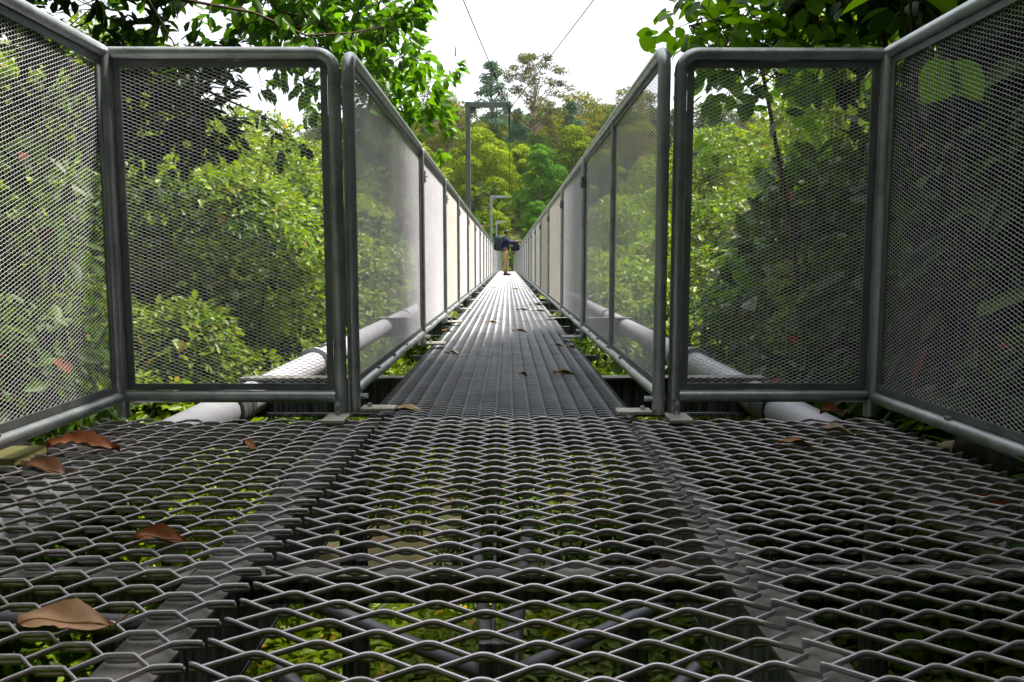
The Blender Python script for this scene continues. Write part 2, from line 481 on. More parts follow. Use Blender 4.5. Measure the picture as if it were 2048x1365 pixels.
# ------------------------------------------------------------------ terrain
VY = [-80, -20, -6, 0, 3, 8, 15, 30, 45, 60, 80, 110, 160, 230, 320, 700]
VZ = [9, 3, 0.2, -1.35, -1.75, -3.6, -6.6, -9.5, -8, -3.5, 3.5, 10, 19, 31, 34, 26]
def ground_h(x, y):
    x = np.asarray(x, float); y = np.asarray(y, float)
    b = np.interp(y, VY, VZ)
    near = np.clip((12 - y) / 8, 0, 1)
    right = np.clip(x - 1.7, 0, 6) * 0.85
    left = np.clip(-x - 1.9, 0, 6) * 0.55
    far = np.clip(np.abs(x) - 5, 0, 40) * 0.22
    farfade = np.clip((90 - y) / 60, 0, 1)
    s = near * (right + left) + (1 - near) * far * farfade + near * np.clip(np.abs(x) - 8, 0, 40) * 0.15
    u = 0.18 * np.sin(x * 1.3 + y * 0.7) * np.sin(y * 1.1 - x * 0.4) * np.clip((np.abs(x) + np.abs(y)) / 6, 0.3, 1)
    big = np.clip((y - 60) / 60, 0, 1) * (2.2 * np.sin(x * 0.045 + 1.0) + 1.5 * np.sin(x * 0.11 + y * 0.03))
    return b + s + u + big

gx = np.sinh(np.linspace(-1, 1, 150) * 5.2) / np.sinh(5.2) * 420
gy0 = np.sinh(np.linspace(-0.62, 1, 190) * 5.0) / np.sinh(5.0) * 700
GX, GY = np.meshgrid(gx, gy0)
GZ = ground_h(GX, GY)
V = np.stack([GX, GY, GZ], -1).reshape(-1, 3)
ni, nj = GX.shape
ii, jj = np.meshgrid(np.arange(ni - 1), np.arange(nj - 1), indexing='ij')
a = (ii * nj + jj).ravel()
ground = obj('ground', mesh_np('ground', V, np.stack([a, a + 1, a + nj + 1, a + nj], -1), 'soil', True))
ground['kind'] = 'structure'

# ------------------------------------------------------------------ platform with its deck sheets and beams
FR_ROUND = [0, .035, .075, .115, .385, .425, .465, .5, .535, .575, .615, .885, .925, .965]
FV_ROUND = [1, .965, .84, .64, -.64, -.84, -.965, -1, -.965, -.84, -.64, .64, .84, .965]
FR_SHARP = [0, .115, .135, .365, .385, .5, .615, .635, .865, .885]
FV_SHARP = [1, .97, .90, -.90, -.97, -1, -.97, -.90, .90, .97]
FR_FENCE = [.11, .39, .61, .89]
FV_FENCE = [1, -1, -1, 1]

plat = thing('viewing_platform', 'wide steel platform of coarse expanded metal mesh between the mesh fences', 'platform')
def deck_sheet(name, x0, x1, y0, y1, z, lwd, swd, t, wd, fr, fv, mat, parent, seed):
    v, f = expanded(x1 - x0, y1 - y0, lwd, swd, t, wd, R(7), fr, fv, jitter=0.0002, seed=seed)
    # gentle sag and warp
    v[:, 2] += -0.004 * np.sin(np.clip(v[:, 0] / (x1 - x0), 0, 1) * np.pi)
    v += np.array([x0, y0, z - wd * 0.9])
    return obj(name, mesh_np(name, v, f, mat), parent)
deck_sheet('mesh_sheet', -1.305, -0.405, -1.0, 2.50, 0.0, .1465, .062, .0035, .0078, FR_SHARP, FV_SHARP, 'deck', plat, 1)
deck_sheet('mesh_sheet', -0.398, 0.386, -1.0, 2.51, 0.002, .1465, .062, .0036, .0078, FR_ROUND, FV_ROUND, 'deck', plat, 2)
deck_sheet('mesh_sheet', 0.393, 1.20, -1.0, 2.50, 0.0, .1465, .062, .0035, .0078, FR_ROUND, FV_ROUND, 'deck', plat, 3)
ZT = -0.021          # top of the beams
def channel(xin, sgn, y0, y1, fl=0.085, h=0.17, zt=ZT):
    """C section: web on the inner side (towards the middle), flanges pointing outwards"""
    x_a, x_b = sorted((xin, xin + sgn * 0.007))
    web = MB().box((x_a, y0, zt - h + 0.009), (x_b, y1, zt - 0.009)).build('beam', 'beam', plat)
    fa, fb = sorted((xin - sgn * 0.002, xin + sgn * fl))
    MB().box((fa, y0, zt - 0.009), (fb, y1, zt), 0.002).build('top_flange', 'flange', web)
    MB().box((fa, y0, zt - h), (fb, y1, zt - h + 0.009), 0.002).build('bottom_flange', 'beam', web)
    return web
channel(-0.445, -1, -1.0, 2.49)
channel(0.362, 1, -1.0, 2.49)
for y in (0.35, 1.285, 2.43):
    for xa, xb in ((-1.28, -0.532), (-0.443, 0.36), (0.449, 1.18)):
        cb = MB().box((xa, y - 0.022, ZT - 0.006), (xb, y + 0.022, ZT - 0.0005)).build('cross_angle', 'flange', plat)
        MB().box((xa, y + 0.016, ZT - 0.065), (xb, y + 0.022, ZT - 0.0062)).build('angle_leg', 'beam', cb)
for x in (-1.285, 1.185):
    MB().box((x - 0.02, -1.0, ZT - 0.09), (x + 0.02, 2.47, ZT - 0.002)).build('edge_beam', 'beam', plat)
# bracing pipes below the deck meeting under the middle
def pipe(name, pts, r, mat, parent, seg=12):
    return MB().tube(pts, r, seg).build(name, mat, parent, smooth=True)
pipe('brace_pipe', [(-0.44, 1.66, -0.24), (-0.03, 1.63, -0.405)], 0.016, 'brace', plat)
pipe('brace_pipe', [(0.365, 1.66, -0.24), (-0.015, 1.63, -0.405)], 0.016, 'brace', plat)
pipe('brace_pipe', [(-0.44, 1.42, -0.27), (-0.03, 1.24, -0.52)], 0.018, 'brace', plat)
pipe('brace_pipe', [(0.365, 1.42, -0.27), (-0.015, 1.24, -0.52)], 0.018, 'brace', plat)
MB().box((-0.062, 1.60, -0.40), (0.016, 1.66, -0.31), 0.003).build('gusset_box', 'beam', plat)
pipe('hanger_rod', [(-0.034, 2.44, -0.09), (-0.033, 1.66, -0.35)], 0.005, 'flange', plat)
pipe('brace_pipe', [(-0.13, 3.1, -0.6), (-0.05, 1.9, -0.52)], 0.02, 'brace', plat)
pipe('brace_pipe', [(0.09, 3.1, -0.55), (0.0, 1.9, -0.55)], 0.026, 'brace', plat)
pipe('brace_pipe', [(0.92, 1.28, -0.1), (0.75, 0.86, -0.5)], 0.017, 'brace', plat)
pipe('brace_pipe', [(-0.98, 1.28, -0.1), (-0.62, 1.9, -0.42)], 0.02, 'brace', plat)
for x, y in ((-0.49, 0.2), (0.41, 0.2), (-0.49, 2.42), (0.41, 2.42), (-1.285, 2.42), (1.185, 2.42)):
    pipe('leg', [(x, y, -0.18), (x, y, float(ground_h(x, y)) - 0.3)], 0.045, 'beam', plat)

# ------------------------------------------------------------------ walkway
walk = thing('suspended_walkway', 'long narrow walkway deck of fine expanded metal leading to the person', 'walkway')
def zoff(y):
    return -0.010 - np.interp(y, [0, 42, 64], [0, 0, 0.55])
DL, DR = -0.462, 0.424
sv, sf = expanded(DR - DL, 2.19, .1125, .052, .0034, .0090, R(6), FR_SHARP, FV_SHARP, jitter=0.00015, seed=9)
sv[:, 2] -= 0.008
sheet_me = mesh_np('walk_sheet', sv, sf, 'walk')
y = 2.53
seams = [2.53]
while y < 62:
    L = 1.80 if len(seams) == 1 else 2.2
    o = obj('mesh_sheet', sheet_me, walk, loc=(DL, y, float(zoff(y))), scale=(1, (L - 0.004) / 2.2, 1))
    o.rotation_euler = (math.atan2(float(zoff(y + L) - zoff(y)), L), 0, 0)
    y += L
    seams.append(y)
for x in (DL + 0.01, DR - 0.05):
    MB().tube([(x + 0.02, 2.56, -0.10), (x + 0.02, 42, -0.10), (x + 0.02, 63, -0.65)], 0.035, 4).build('stringer', 'beam', walk)
for s in (-1, 1):
    sp = MB().tube([(s * 1.25 - 0.02, 1.75, -0.17), (s * 1.25 - 0.02, 20, -0.17), (s * 1.25 - 0.02, 42, -0.17), (s * 1.25 - 0.02, 63, -0.7)], 0.082, 18).build('support_pipe', 'pipe_white', walk, smooth=True)
    for k, yy in enumerate((3.55, 5.6, 9.6, 13.6, 17.6, 21.6)):
        cl = MB().tube([(s * 1.25 - 0.02, yy - 0.09, -0.17), (s * 1.25 - 0.02, yy + 0.09, -0.17)], 0.097, 18).build('collar', 'beam' if k == 0 else 'pipe_white', sp, smooth=True)
    MB().tube([(s * 1.25 - 0.02, 5.1, -0.17), (s * 1.25 - 0.02, 5.14, -0.17)], 0.112, 18).build('pipe_joint', 'pipe_white', sp, smooth=True)
for yy in (3.9, 8.1, 12.3, 16.5, 20.7, 25, 29.2, 33.4):
    b = MB().box((-1.33, yy - 0.005, -0.255), (1.29, yy + 0.005, -0.087)).build('cross_beam', 'beam', walk)
    MB().box((-1.33, yy - 0.045, -0.085), (1.29, yy + 0.045, -0.073), 0.002).build('top_flange', 'flange', b)
    MB().box((-1.33, yy - 0.045, -0.27), (1.29, yy + 0.045, -0.258), 0.002).build('bottom_flange', 'beam', b)
for yy in np.arange(4.6, 40, 2.1):
    MB().box((-0.56, yy - 0.012, -0.075), (0.53, yy + 0.012, -0.05)).build('outrigger', 'galv_dark', walk)

# ------------------------------------------------------------------ fence panels
RP = 0.0203
H_TOP, H_BOT = 1.143, 0.066
def fence_mesh(L, Hh, mat, name):
    v, f = expanded(L, Hh, .0268, .0112, .0009, .0012, R(26), FR_FENCE, FV_FENCE)
    # in-plane (u, v, n) -> (x, z, y): inside of the fence is -y
    v = np.stack([v[:, 0], -v[:, 2], v[:, 1]], -1)
    return mesh_np(name, v, f, mat)
MW = 1.90
MESHES = {m: None for m in ('mesh', 'mesh_beige', 'mesh_brown')}
base = fence_mesh(MW, 0.985, 'mesh', 'fence_mesh_long')
MESHES['mesh'] = base
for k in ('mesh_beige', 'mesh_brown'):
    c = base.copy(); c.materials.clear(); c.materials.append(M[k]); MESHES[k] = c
front_mesh = fence_mesh(0.60, 0.985, 'mesh', 'fence_mesh_short')

def bent(mb, L, h0, h1, zt, round0=True, round1=True, r=RP, cr=0.055, seg=12):
    pts = []
    if round0:
        pts += [(0, 0, h0)]
        pts += arc((cr, 0, zt - cr), cr, math.pi, math.pi / 2, (1, 0, 0), (0, 0, 1), 7)
    else:
        pts += [(0, 0, zt)]
    if round1:
        pts += arc((L - cr, 0, zt - cr), cr, math.pi / 2, 0, (1, 0, 0), (0, 0, 1), 7)
        pts += [(L, 0, h1)]
    else:
        pts += [(L, 0, zt)]
    mb.tube(pts, r, seg)

def make_panel(label, loc, rz, L, foot0=True, foot1=True, round0=True, round1=True, mid=None, group=None, mesh='mesh', plates=(1, 1),
               mesh_len=MW, mesh_data=None, inner_bars=True, r=RP, clamp=True, zrot=0.0, wob=0.0, thin1=False):
    """panel in local axes: x along the fence, inside at -y, z up from the deck"""
    t = thing('fence_panel', label, 'fence panel', loc, rz, group)
    if zrot:
        t.rotation_euler = (0, zrot, rz)
    mb = MB(); bent(mb, L, 0.0 if foot0 else H_BOT, 0.0 if foot1 else H_BOT, H_TOP, round0, round1, r)
    mb.build('pipe_frame', 'galv', t, smooth=True)
    if not round0:
        MB().tube([(0, 0, 0.0 if foot0 else H_BOT), (0, 0, H_TOP - 0.006)], r, 12).build('post', 'galv', t, smooth=True)
    if not round1:
        MB().tube([(L, 0, 0.0 if foot1 else H_BOT), (L, 0, H_TOP - 0.006)], r, 12).build('post', 'galv', t, smooth=True)
    n = 9
    pts = [(r * 0.7 + (L - 1.4 * r) * k / (n - 1), 0, H_BOT + wob * math.sin(k * 1.7) * (0 < k < n - 1)) for k in range(n)]
    MB().tube(pts, r * 0.98, 12).build('bottom_rail', 'galv', t, smooth=True)
    a0, a1 = r + 0.001, L - r - 0.001
    z0, z1 = H_BOT + r + 0.001, H_TOP - r - 0.001
    bw = 0.021
    # flat bars holding the edge of the mesh
    MB().box((a0, -0.003, z0 + bw), (a0 + bw, 0.003, z1 - bw)).build('mesh_edge_bar', 'galv_dark', t)
    MB().box((a1 - bw, -0.003, z0 + bw), (a1, 0.003, z1 - bw)).build('mesh_edge_bar', 'galv_dark', t)
    MB().box((a0, -0.0034, z0), (a1, 0.0034, z0 + bw)).build('mesh_edge_bar', 'galv_dark', t)
    MB().box((a0, -0.0034, z1 - bw), (a1, 0.0034, z1)).build('mesh_edge_bar', 'galv_dark', t)
    for q in range(1, int(L / 0.42)):
        MB().box((a0 + q * 0.42 - 0.012, -r * 0.75, z0 - 0.006), (a0 + q * 0.42 + 0.012, -0.002, z0 + 0.004), 0.002).build('weld_tab', 'galv', t)
    md = mesh_data or MESHES[mesh]
    Lm = a1 - a0 - 2 * bw + 0.016
    o = obj('mesh_infill', md, t, loc=(a0 + bw - 0.008, 0.0045, z0 + bw - 0.006), scale=(Lm / mesh_len, 1, (z1 - z0 - 2 * bw + 0.012) / 0.985))
    if mid is not None:
        MB().tube([(mid, 0.0, H_BOT), (mid, 0.0, H_TOP)], 0.014, 8).build('middle_post', 'galv', t, smooth=True)
    if clamp:
        MB().box((-0.012 - r, -r - 0.006, 0.955), (r + 0.03, r + 0.006, 1.02), 0.004).build('clamp', 'galv_dark', t)
        MB().tube([(-0.004, -r - 0.02, 0.988), (-0.004, -r - 0.004, 0.988)], 0.007, 6).build('bolt', 'galv', t)
    for k, (flag, xx) in enumerate(zip(plates, (0.0, L))):
        if flag:
            s = 1 if k == 0 else -1
            MB().box((xx + s * 0.0 - 0.035, -0.135, 0.004), (xx + 0.035, -r * 1.15, 0.014), 0.0015).build('foot_plate', 'plate', t)
            MB().tube([(xx, -0.05, 0.014), (xx, -0.05, 0.026)], 0.008, 6).build('bolt', 'galv', t)
            MB().tube([(xx, -0.045, 0.05), (xx, r, 0.05)], 0.009, 6).build('bolt', 'galv', t)
    return t

# platform fences (front pair and side pair); local -y faces the platform
make_panel('mesh fence panel across the platform front on the gantry side, with white pipe behind', (-1.245, 2.515, 0), 0, 0.705,
           round0=False, round1=True, mesh_len=0.60, mesh_data=front_mesh, clamp=False, plates=(0, 1))
make_panel('mesh fence panel across the platform front backed by dark shrubs', (0.541, 2.515, 0), 0, 0.64,
           round0=True, round1=False, mesh_len=0.60, mesh_data=front_mesh, clamp=False, plates=(1, 0))
# left side panel runs from behind the camera up to the corner, inside is +x  -> local x points to -Y... (rotate so -y = +X)
La = 1.95
make_panel('mesh fence panel along the platform side by the sunlit left undergrowth and yellow board'.replace('left ', ''), (-1.200, 2.515 - La, 0), R(90) + math.atan(0.045 / La), La - 0.024,
           round0=False, round1=False, clamp=False, plates=(0, 0), foot1=False)
make_panel('mesh fence panel along the platform side in front of large strap leaves', (1.181, 2.515 - 0.024, 0), R(-90), La,
           round0=False, round1=False, clamp=False, plates=(0, 0), foot0=False)

JL = [2.56, 4.64, 6.33, 8.05, 10.0, 12.2, 14.4]
while JL[-1] < 61:
    JL.append(JL[-1] + 2.2)
JR = [2.50, 5.03, 6.98, 9.3, 11.5, 13.7]
while JR[-1] < 61:
    JR.append(JR[-1] + 2.2)
tint_l = ['mesh', 'mesh', 'mesh_beige', 'mesh', 'mesh_beige', 'mesh', 'mesh', 'mesh_beige', 'mesh', 'mesh']
tint_r = ['mesh', 'mesh', 'mesh_beige', 'mesh_brown', 'mesh_beige', 'mesh', 'mesh_brown', 'mesh_beige', 'mesh', 'mesh_beige']
for k in range(len(JL) - 1):
    y0, y1 = JL[k], JL[k + 1]
    r = RP if k == 0 else 0.019
    g = 0.042
    d = math.atan2(float(zoff(y1) - zoff(y0)), y1 - y0)
    make_panel('%s mesh fence panel from the platform on the walkway side with overhead gantries' % ORD[k],
               (-0.505, y0 + (0 if k == 0 else g / 2), float(zoff(y0)) + 0.02), R(90), y1 - y0 - (g / 2 if k == 0 else g), group='walkway fence panels below the gantries',
               mesh='mesh_brown' if y0 > 40 else tint_l[k % 10], r=r, wob=0.003, zrot=-d, clamp=k > 0)  # far end: tree shade painted as browner mesh
for k in range(len(JR) - 1):
    y0, y1 = JR[k], JR[k + 1]
    r = RP if k == 0 else 0.019
    g = 0.042
    d = math.atan2(float(zoff(y1) - zoff(y0)), y1 - y0)
    LL = y1 - y0 - (g / 2 if k == 0 else g)
    make_panel('%s mesh fence panel from the platform on the walkway side the person reaches for' % ORD[k],
               (0.487, y1 - g / 2, float(zoff(y1)) + 0.02), R(-90), LL, group='walkway fence panels opposite the gantries',
               mesh='mesh_brown' if y0 > 44 else tint_r[k % 10], r=r, mid=(LL - 1.16) if k == 0 else None, wob=0.003, zrot=d, clamp=True)  # same painted tree shade on the far panels here

# ------------------------------------------------------------------ gantries and cables
GL = ['tall dark steel gantry post with arm over the walkway, cables meeting at its tip',
      'pale steel gantry post with arm, standing just behind the person',
      'small pale gantry post between the person and the end of the walkway',
      'lowest far gantry post at the walkway end, beside the head of the person']
for k, (yy, zt, xx, ax) in enumerate(((12.2, 2.91, -0.60, 0.045), (29.6, 2.95, -0.60, 0.08), (48, 2.95, -0.66, -0.06), (58, 2.42, -0.56, 0.1))):
    t = thing('gantry_post', GL[k], 'gantry', (xx, yy, -0.2), 0, 'overhead gantries along the walkway')
    mt = 'gantry' if k == 0 else 'gantry_pale'
    hh = zt + 0.2
    MB().box((-0.037, -0.037, 0), (0.037, 0.037, hh), 0.005).build('post', mt, t)
    MB().box((0.039, -0.033, hh - 0.082), (ax - xx, 0.033, hh - 0.003), 0.004).build('arm', mt, t)
    MB().box((0.038, -0.006, hh - 0.17), (0.12, 0.006, hh - 0.084)).build('gusset', mt, t)
    MB().box((-0.1, -0.1, -0.012), (0.1, 0.1, -0.001)).build('base_plate', mt, t)
    MB().box((0.046, -0.03, 0.05), (0.34, 0.03, 0.11)).build('bracket', mt, t)
tip = (0.03, 12.2, 2.80)
for lab, end in (('thin steel cable rising from the gantry tip over the leafy tree', (-1.62, -1.0, 4.33)),
                 ('thin steel cable rising from the gantry tip across the tall tree crown', (2.95, -1.0, 4.33))):
    a = np.array(tip); b = np.array(end)
    pts = [a + (b - a) * s + np.array([0, 0, -0.10 * math.sin(math.pi * s)]) for s in np.linspace(0, 1, 14)]
    t = thing('cable', lab, 'cable')
    MB().tube(pts, 0.0065, 6).build('wire', 'cable', t, smooth=True)
    MB().tube([pts[0] + np.array([0, 0, 0.01]), pts[0] + (b - a) * 0.012], 0.016, 8).build('end_fitting', 'cable', t, smooth=True)
    if end[0] < 0:
        c = a + (b - a) * 0.118 + np.array([0, 0, -0.036])
        MB().tube([c - (b - a) * 0.004, c + (b - a) * 0.004], 0.022, 8).build('wire_clip', 'cable', t, smooth=True)
t = thing('hanging_line', 'dark line with turnbuckle hanging from the gantry tip', 'line', (0.03, 12.2, 2.8))
MB().tube([(0, 0, 0), (0.003, 0, -0.5), (-0.002, 0, -1.25)], 0.006, 6).build('wire', 'cable', t, smooth=True)
MB().tube([(0.001, 0, -0.10), (0.002, 0, -0.28)], 0.017, 8).build('turnbuckle', 'cable', t, smooth=True)
MB().tube([(0, 0, 0.008), (0, 0, -0.05)], 0.025, 8).build('hook', 'cable', t, smooth=True)

# ------------------------------------------------------------------ timber beside the platform
def log(label, pts, r, mat, cat='log'):
    P = np.asarray(pts, float)
    rng = np.random.default_rng(int(abs(P[0][0] * 1000 + P[0][1] * 77)) + 5)
    n = 12
    ts = np.linspace(0, 1, n)
    q = [P[0] + (P[-1] - P[0]) * t_ + rng.normal(size=3) * 0.006 for t_ in ts]
    o = MB().tube(q, r * (1 + rng.normal(size=n) * 0.06), 14).build('log', mat, None, smooth=True)
    return tag(o, label, cat)
log('pale timber log poking out beside the sunlit platform corner', [(-2.3, 2.36, -0.115), (-1.31, 2.34, -0.085)], 0.036, 'timber')
log('dark rotting log lying along the platform edge behind the yellow board', [(-1.62, 1.5, -0.09), (-1.42, 2.28, -0.06)], 0.05, 'rot')
log('short pale log end under the shrub side platform corner', [(1.215, 2.33, -0.075), (1.62, 2.36, -0.085)], 0.037, 'timber')
log('long tan log lying below the rail on the shrub side of the platform', [(1.235, 1.93, -0.09), (2.5, 1.86, -0.13)], 0.04, 'timber')
log('dark rotting log between two tan logs on the shrub side', [(1.33, 2.25, -0.05), (1.75, 1.5, -0.07)], 0.055, 'rot')
bd = MB().box((-1.72, 1.93, -0.012), (-1.235, 2.07, 0.010), 0.003).build('board', 'plate_yellow')
tag(bd, 'yellowish flat board lying under the rail at the platform edge', 'board')

# ------------------------------------------------------------------ fallen leaves
def fallen(label, x, y, z, L, wd, rz, mat, curl=0.02, roll=0.0, pitch=0.0, ripple=0.0, group=None, jag=0.0, seed=0):
    rng = np.random.default_rng(seed)
    t = thing('fallen_leaf', label, 'leaf', (x, y, z), rz, group)
    t.rotation_euler = (roll, pitch, rz)
    n, m = 17, 5
    V, F = [], []
    for i in range(n):
        u = i / (n - 1)
        wv = wd * (math.sin(math.pi * min(1, max(0, u * 0.94 + 0.04))) ** 0.75) * (1 + jag * rng.normal())
        for j in range(-m, m + 1):
            q = j / m
            zz = curl * q * q + curl * 0.8 * math.sin(u * math.pi * 1.2) - 0.012 * u + ripple * math.sin(u * 34) * abs(q) + 0.004 * math.sin(u * 9 + q * 3)
            V.append(((u - 0.5) * L, q * wv * (1 - 0.15 * abs(q) * (curl > 0.02)), zz))
    k = 2 * m + 1
    for i in range(n - 1):
        for j in range(k - 1):
            F.append((i * k + j, i * k + j + 1, (i + 1) * k + j + 1, (i + 1) * k + j))
    mb = MB(); mb.add(V, F); mb.build('blade', mat, t, smooth=True)
    mid = [np.array(V[i * k + m]) + np.array([0, 0, 0.0012]) for i in range(0, n, 2)]
    rb = [mid[-1] + np.array([L * 0.16, wd * 0.2, 0.012]), mid[-1] + np.array([L * 0.24, wd * 0.3, 0.02])]
    MB().tube(mid + rb, np.linspace(0.0006, 0.0016, len(mid) + 2), 5).build('midrib', 'd_rib', t)
    return t
fallen('large tan dead leaf with long stalk near the dark channel beam', -0.605, 1.03, 0.012, 0.118, 0.028, R(8), 'd_tan', 0.010, R(14), 0, jag=0.04, seed=3)
fallen('brown pointed dead leaf caught in the platform mesh near the beam', -0.625, 1.37, 0.006, 0.085, 0.019, R(12), 'd_brown', 0.012, R(22), seed=4)
fallen('long rippled rust brown dead leaf beside the yellow board', -1.115, 2.03, 0.016, 0.175, 0.030, R(10), 'd_brown', 0.02, R(18), 0, ripple=0.005, seed=5)
fallen('dark brown dead leaf sunk in the mesh in front of the rippled leaf', -1.13, 1.88, -0.004, 0.12, 0.03, R(-12), 'd_dark', 0.014, R(10), seed=6)
fallen('tiny orange brown leaf scrap alone on the platform mesh', -0.70, 2.09, 0.006, 0.038, 0.014, R(-30), 'd_orange', 0.01, R(10), seed=7)
fallen('tiny dry leaf scrap behind the rippled leaf at the mesh edge', -1.20, 2.20, 0.002, 0.05, 0.012, R(20), 'd_straw', 0.006, seed=8)
fallen('pale orange dead leaf on the platform mesh near the shrub side logs', 0.965, 2.25, 0.008, 0.095, 0.022, R(-6), 'd_pale', 0.012, R(6), seed=9)
fallen('rusty dead leaf lying flat before the pale orange leaf', 0.80, 2.12, 0.004, 0.105, 0.02, R(4), 'd_orange', 0.008, seed=10)
fallen('curled brown leaf behind the platform corner post by the shrubs', 1.10, 2.62, -0.01, 0.10, 0.03, R(20), 'd_brown', 0.02, R(20), seed=11)
WL = [
    ('straw coloured long leaf crossing the walkway edge by the first foot plate', -0.35, 2.70, 0.15, 0.035, -4, 'd_straw', 0.006),
    ('orange curled leaf near the middle post of the walkway fence', 0.262, 3.55, 0.125, 0.018, 12, 'd_orange', 0.016),
    ('tiny brown leaf scrap near the centre of the first walkway sheet', 0.075, 3.5, 0.05, 0.012, 5, 'd_brown', 0.012),
    ('pale dry leaf on the walkway just past the first seam', -0.305, 4.38, 0.10, 0.02, -8, 'd_pale', 0.01),
    ('thin curved straw stalk leaf on the walkway near the gantry side', -0.44, 5.75, 0.10, 0.012, 30, 'd_straw', 0.02),
    ('tan folded leaf lying in the middle of the walkway', -0.125, 6.6, 0.15, 0.02, 6, 'd_tan', 0.012),
    ('thin pale twig-like leaf on the walkway', -0.24, 7.4, 0.12, 0.008, 2, 'd_pale', 0.004),
    ('brown flat leaf across the walkway middle', 0.10, 5.75, 0.15, 0.013, -2, 'd_tan', 0.012),
    ('pinkish leaf near the double foot plate', 0.31, 4.75, 0.11, 0.015, 2, 'd_pale', 0.01),
    ('small tan leaf touching the double foot plate', 0.385, 4.66, 0.08, 0.015, 12, 'd_tan', 0.01),
    ('dark brown curled leaf on the far walkway', 0.17, 8.3, 0.17, 0.03, 4, 'd_dark', 0.03),
    ('brown leaf with stalk beside the dark curled one', 0.335, 8.1, 0.20, 0.03, 8, 'd_brown', 0.03),
    ('bright yellow leaf lying on the walkway before the person', 0.14, 14.7, 0.20, 0.07, 20, 'd_yellow', 0.03),
    ('pale straw leaf beside the bright yellow leaf', -0.27, 15.6, 0.24, 0.04, -5, 'd_straw', 0.02),
    ('dark leaf against the fence foot near the curled ones', 0.36, 9.3, 0.22, 0.03, 3, 'd_dark', 0.03),
]
for k, (lab, x, y, L, wd_, rz, mt, cu) in enumerate(WL):
    fallen(lab, x, y, -0.006, L * 0.9, wd_, R(rz), mt, min(cu, 0.013) * 0.8, seed=20 + k)

# ------------------------------------------------------------------ person
def skin_mesh(name, verts, edges, radii, mat, sub=2, root=0):
    me = bpy.data.meshes.new(name)
    me.from_pydata(verts, edges, [])
    o = bpy.data.objects.new(name, me); C.objects.link(o)
    md = o.modifiers.new('s', 'SKIN'); md.use_smooth_shade = True
    if not me.skin_vertices:
        bpy.context.view_layer.update()
    for i, r_ in enumerate(radii):
        d = me.skin_vertices[0].data[i]
        d.radius = r_ if isinstance(r_, tuple) else (r_, r_)
        d.use_root = (i == root)
    ss = o.modifiers.new('ss', 'SUBSURF'); ss.levels = sub; ss.render_levels = sub
    dg = bpy.context.evaluated_depsgraph_get(); dg.update()
    ev = o.evaluated_get(dg)
    out = bpy.data.meshes.new_from_object(ev)
    bpy.data.objects.remove(o)
    out.materials.clear(); out.materials.append(M[mat])
    out.polygons.foreach_set('use_smooth', np.ones(len(out.polygons), dtype=bool))
    return out

PX, PY = -0.06, 29.3
person = thing('person', 'person in navy jacket and khaki trousers reaching for the walkway fence', 'person', (PX, PY, -0.006))
# faces +x; left/right legs apart in y; both arms forward to the rail
bv = [(0, 0, .92), (-.01, 0, 1.08), (0, 0, 1.22), (0.01, 0, 1.34), (.02, 0, 1.42), (.045, 0, 1.50), (.05, 0, 1.57), (.045, 0, 1.625),      # 0-7 spine, head
      (.01, -.16, 1.33), (.17, -.20, 1.20), (.40, -.15, 1.26), (.475, -.14, 1.275),                                                   # 8-11 near arm
      (.01, .16, 1.33), (.18, .19, 1.22), (.42, .15, 1.27), (.49, .14, 1.28),                                                    # 12-15 far arm
      (-.02, -.09, .86), (.0, -.10, .48), (-.05, -.10, .09), (.06, -.10, .035),                                                     # 16-19
      (-.01, .09, .86), (.03, .10, .48), (.01, .10, .09), (.12, .10, .035)]                                                     # 20-23
be = [(0, 1), (1, 2), (2, 3), (3, 4), (4, 5), (5, 6), (6, 7), (3, 8), (8, 9), (9, 10), (10, 11), (3, 12), (12, 13), (13, 14), (14, 15),
      (0, 16), (16, 17), (17, 18), (18, 19), (0, 20), (20, 21), (21, 22), (22, 23)]
br = [(.11, .13), (.10, .12), (.11, .13), (.09, .11), .05, (.075, .07), (.085, .078), (.055, .05),
      .06, .042, .032, .03, .06, .042, .032, .03, .085, .055, .042, .03, .085, .055, .042, .03]
body = obj('body', skin_mesh('body', bv, be, br, 'skin'), person)
jk = [(0, 0, .86), (-.01, 0, 1.02), (0, 0, 1.20), (.01, 0, 1.33), (.02, 0, 1.40), (.01, -.16, 1.335), (.17, -.20, 1.20), (.37, -.155, 1.25),
      (.01, .16, 1.335), (.18, .19, 1.22), (.39, .155, 1.262)]
jacket = obj('jacket', skin_mesh('jacket', jk, [(0, 1), (1, 2), (2, 3), (3, 4), (3, 5), (5, 6), (6, 7), (3, 8), (8, 9), (9, 10)],
             [(.135, .155), (.125, .145), (.13, .15), (.11, .13), .062, .075, .06, .05, .075, .06, .05], 'navy'), person)
tr = [(0, 0, .93), (0, 0, .86), (-.02, -.09, .78), (.0, -.10, .46), (-.05, -.10, .10), (-.01, .09, .78), (.03, .10, .46), (.01, .10, .10)]
obj('trousers', skin_mesh('trousers', tr, [(0, 1), (1, 2), (2, 3), (3, 4), (1, 5), (5, 6), (6, 7)], [(.12, .14), (.12, .14), .10, .082, .075, .10, .082, .075], 'khaki', root=1), person)
for q, (x0, yy) in enumerate(((-.05, -.10), (.01, .10))):
    sh = skin_mesh('shoe', [(x0 - .06, yy, .042), (x0 + .02, yy, .055), (x0 + .12, yy, .04), (x0 + .18, yy, .032)], [(0, 1), (1, 2), (2, 3)], [.042, .05, .042, .03], 'maroon', root=1)
    obj('shoe', sh, person)
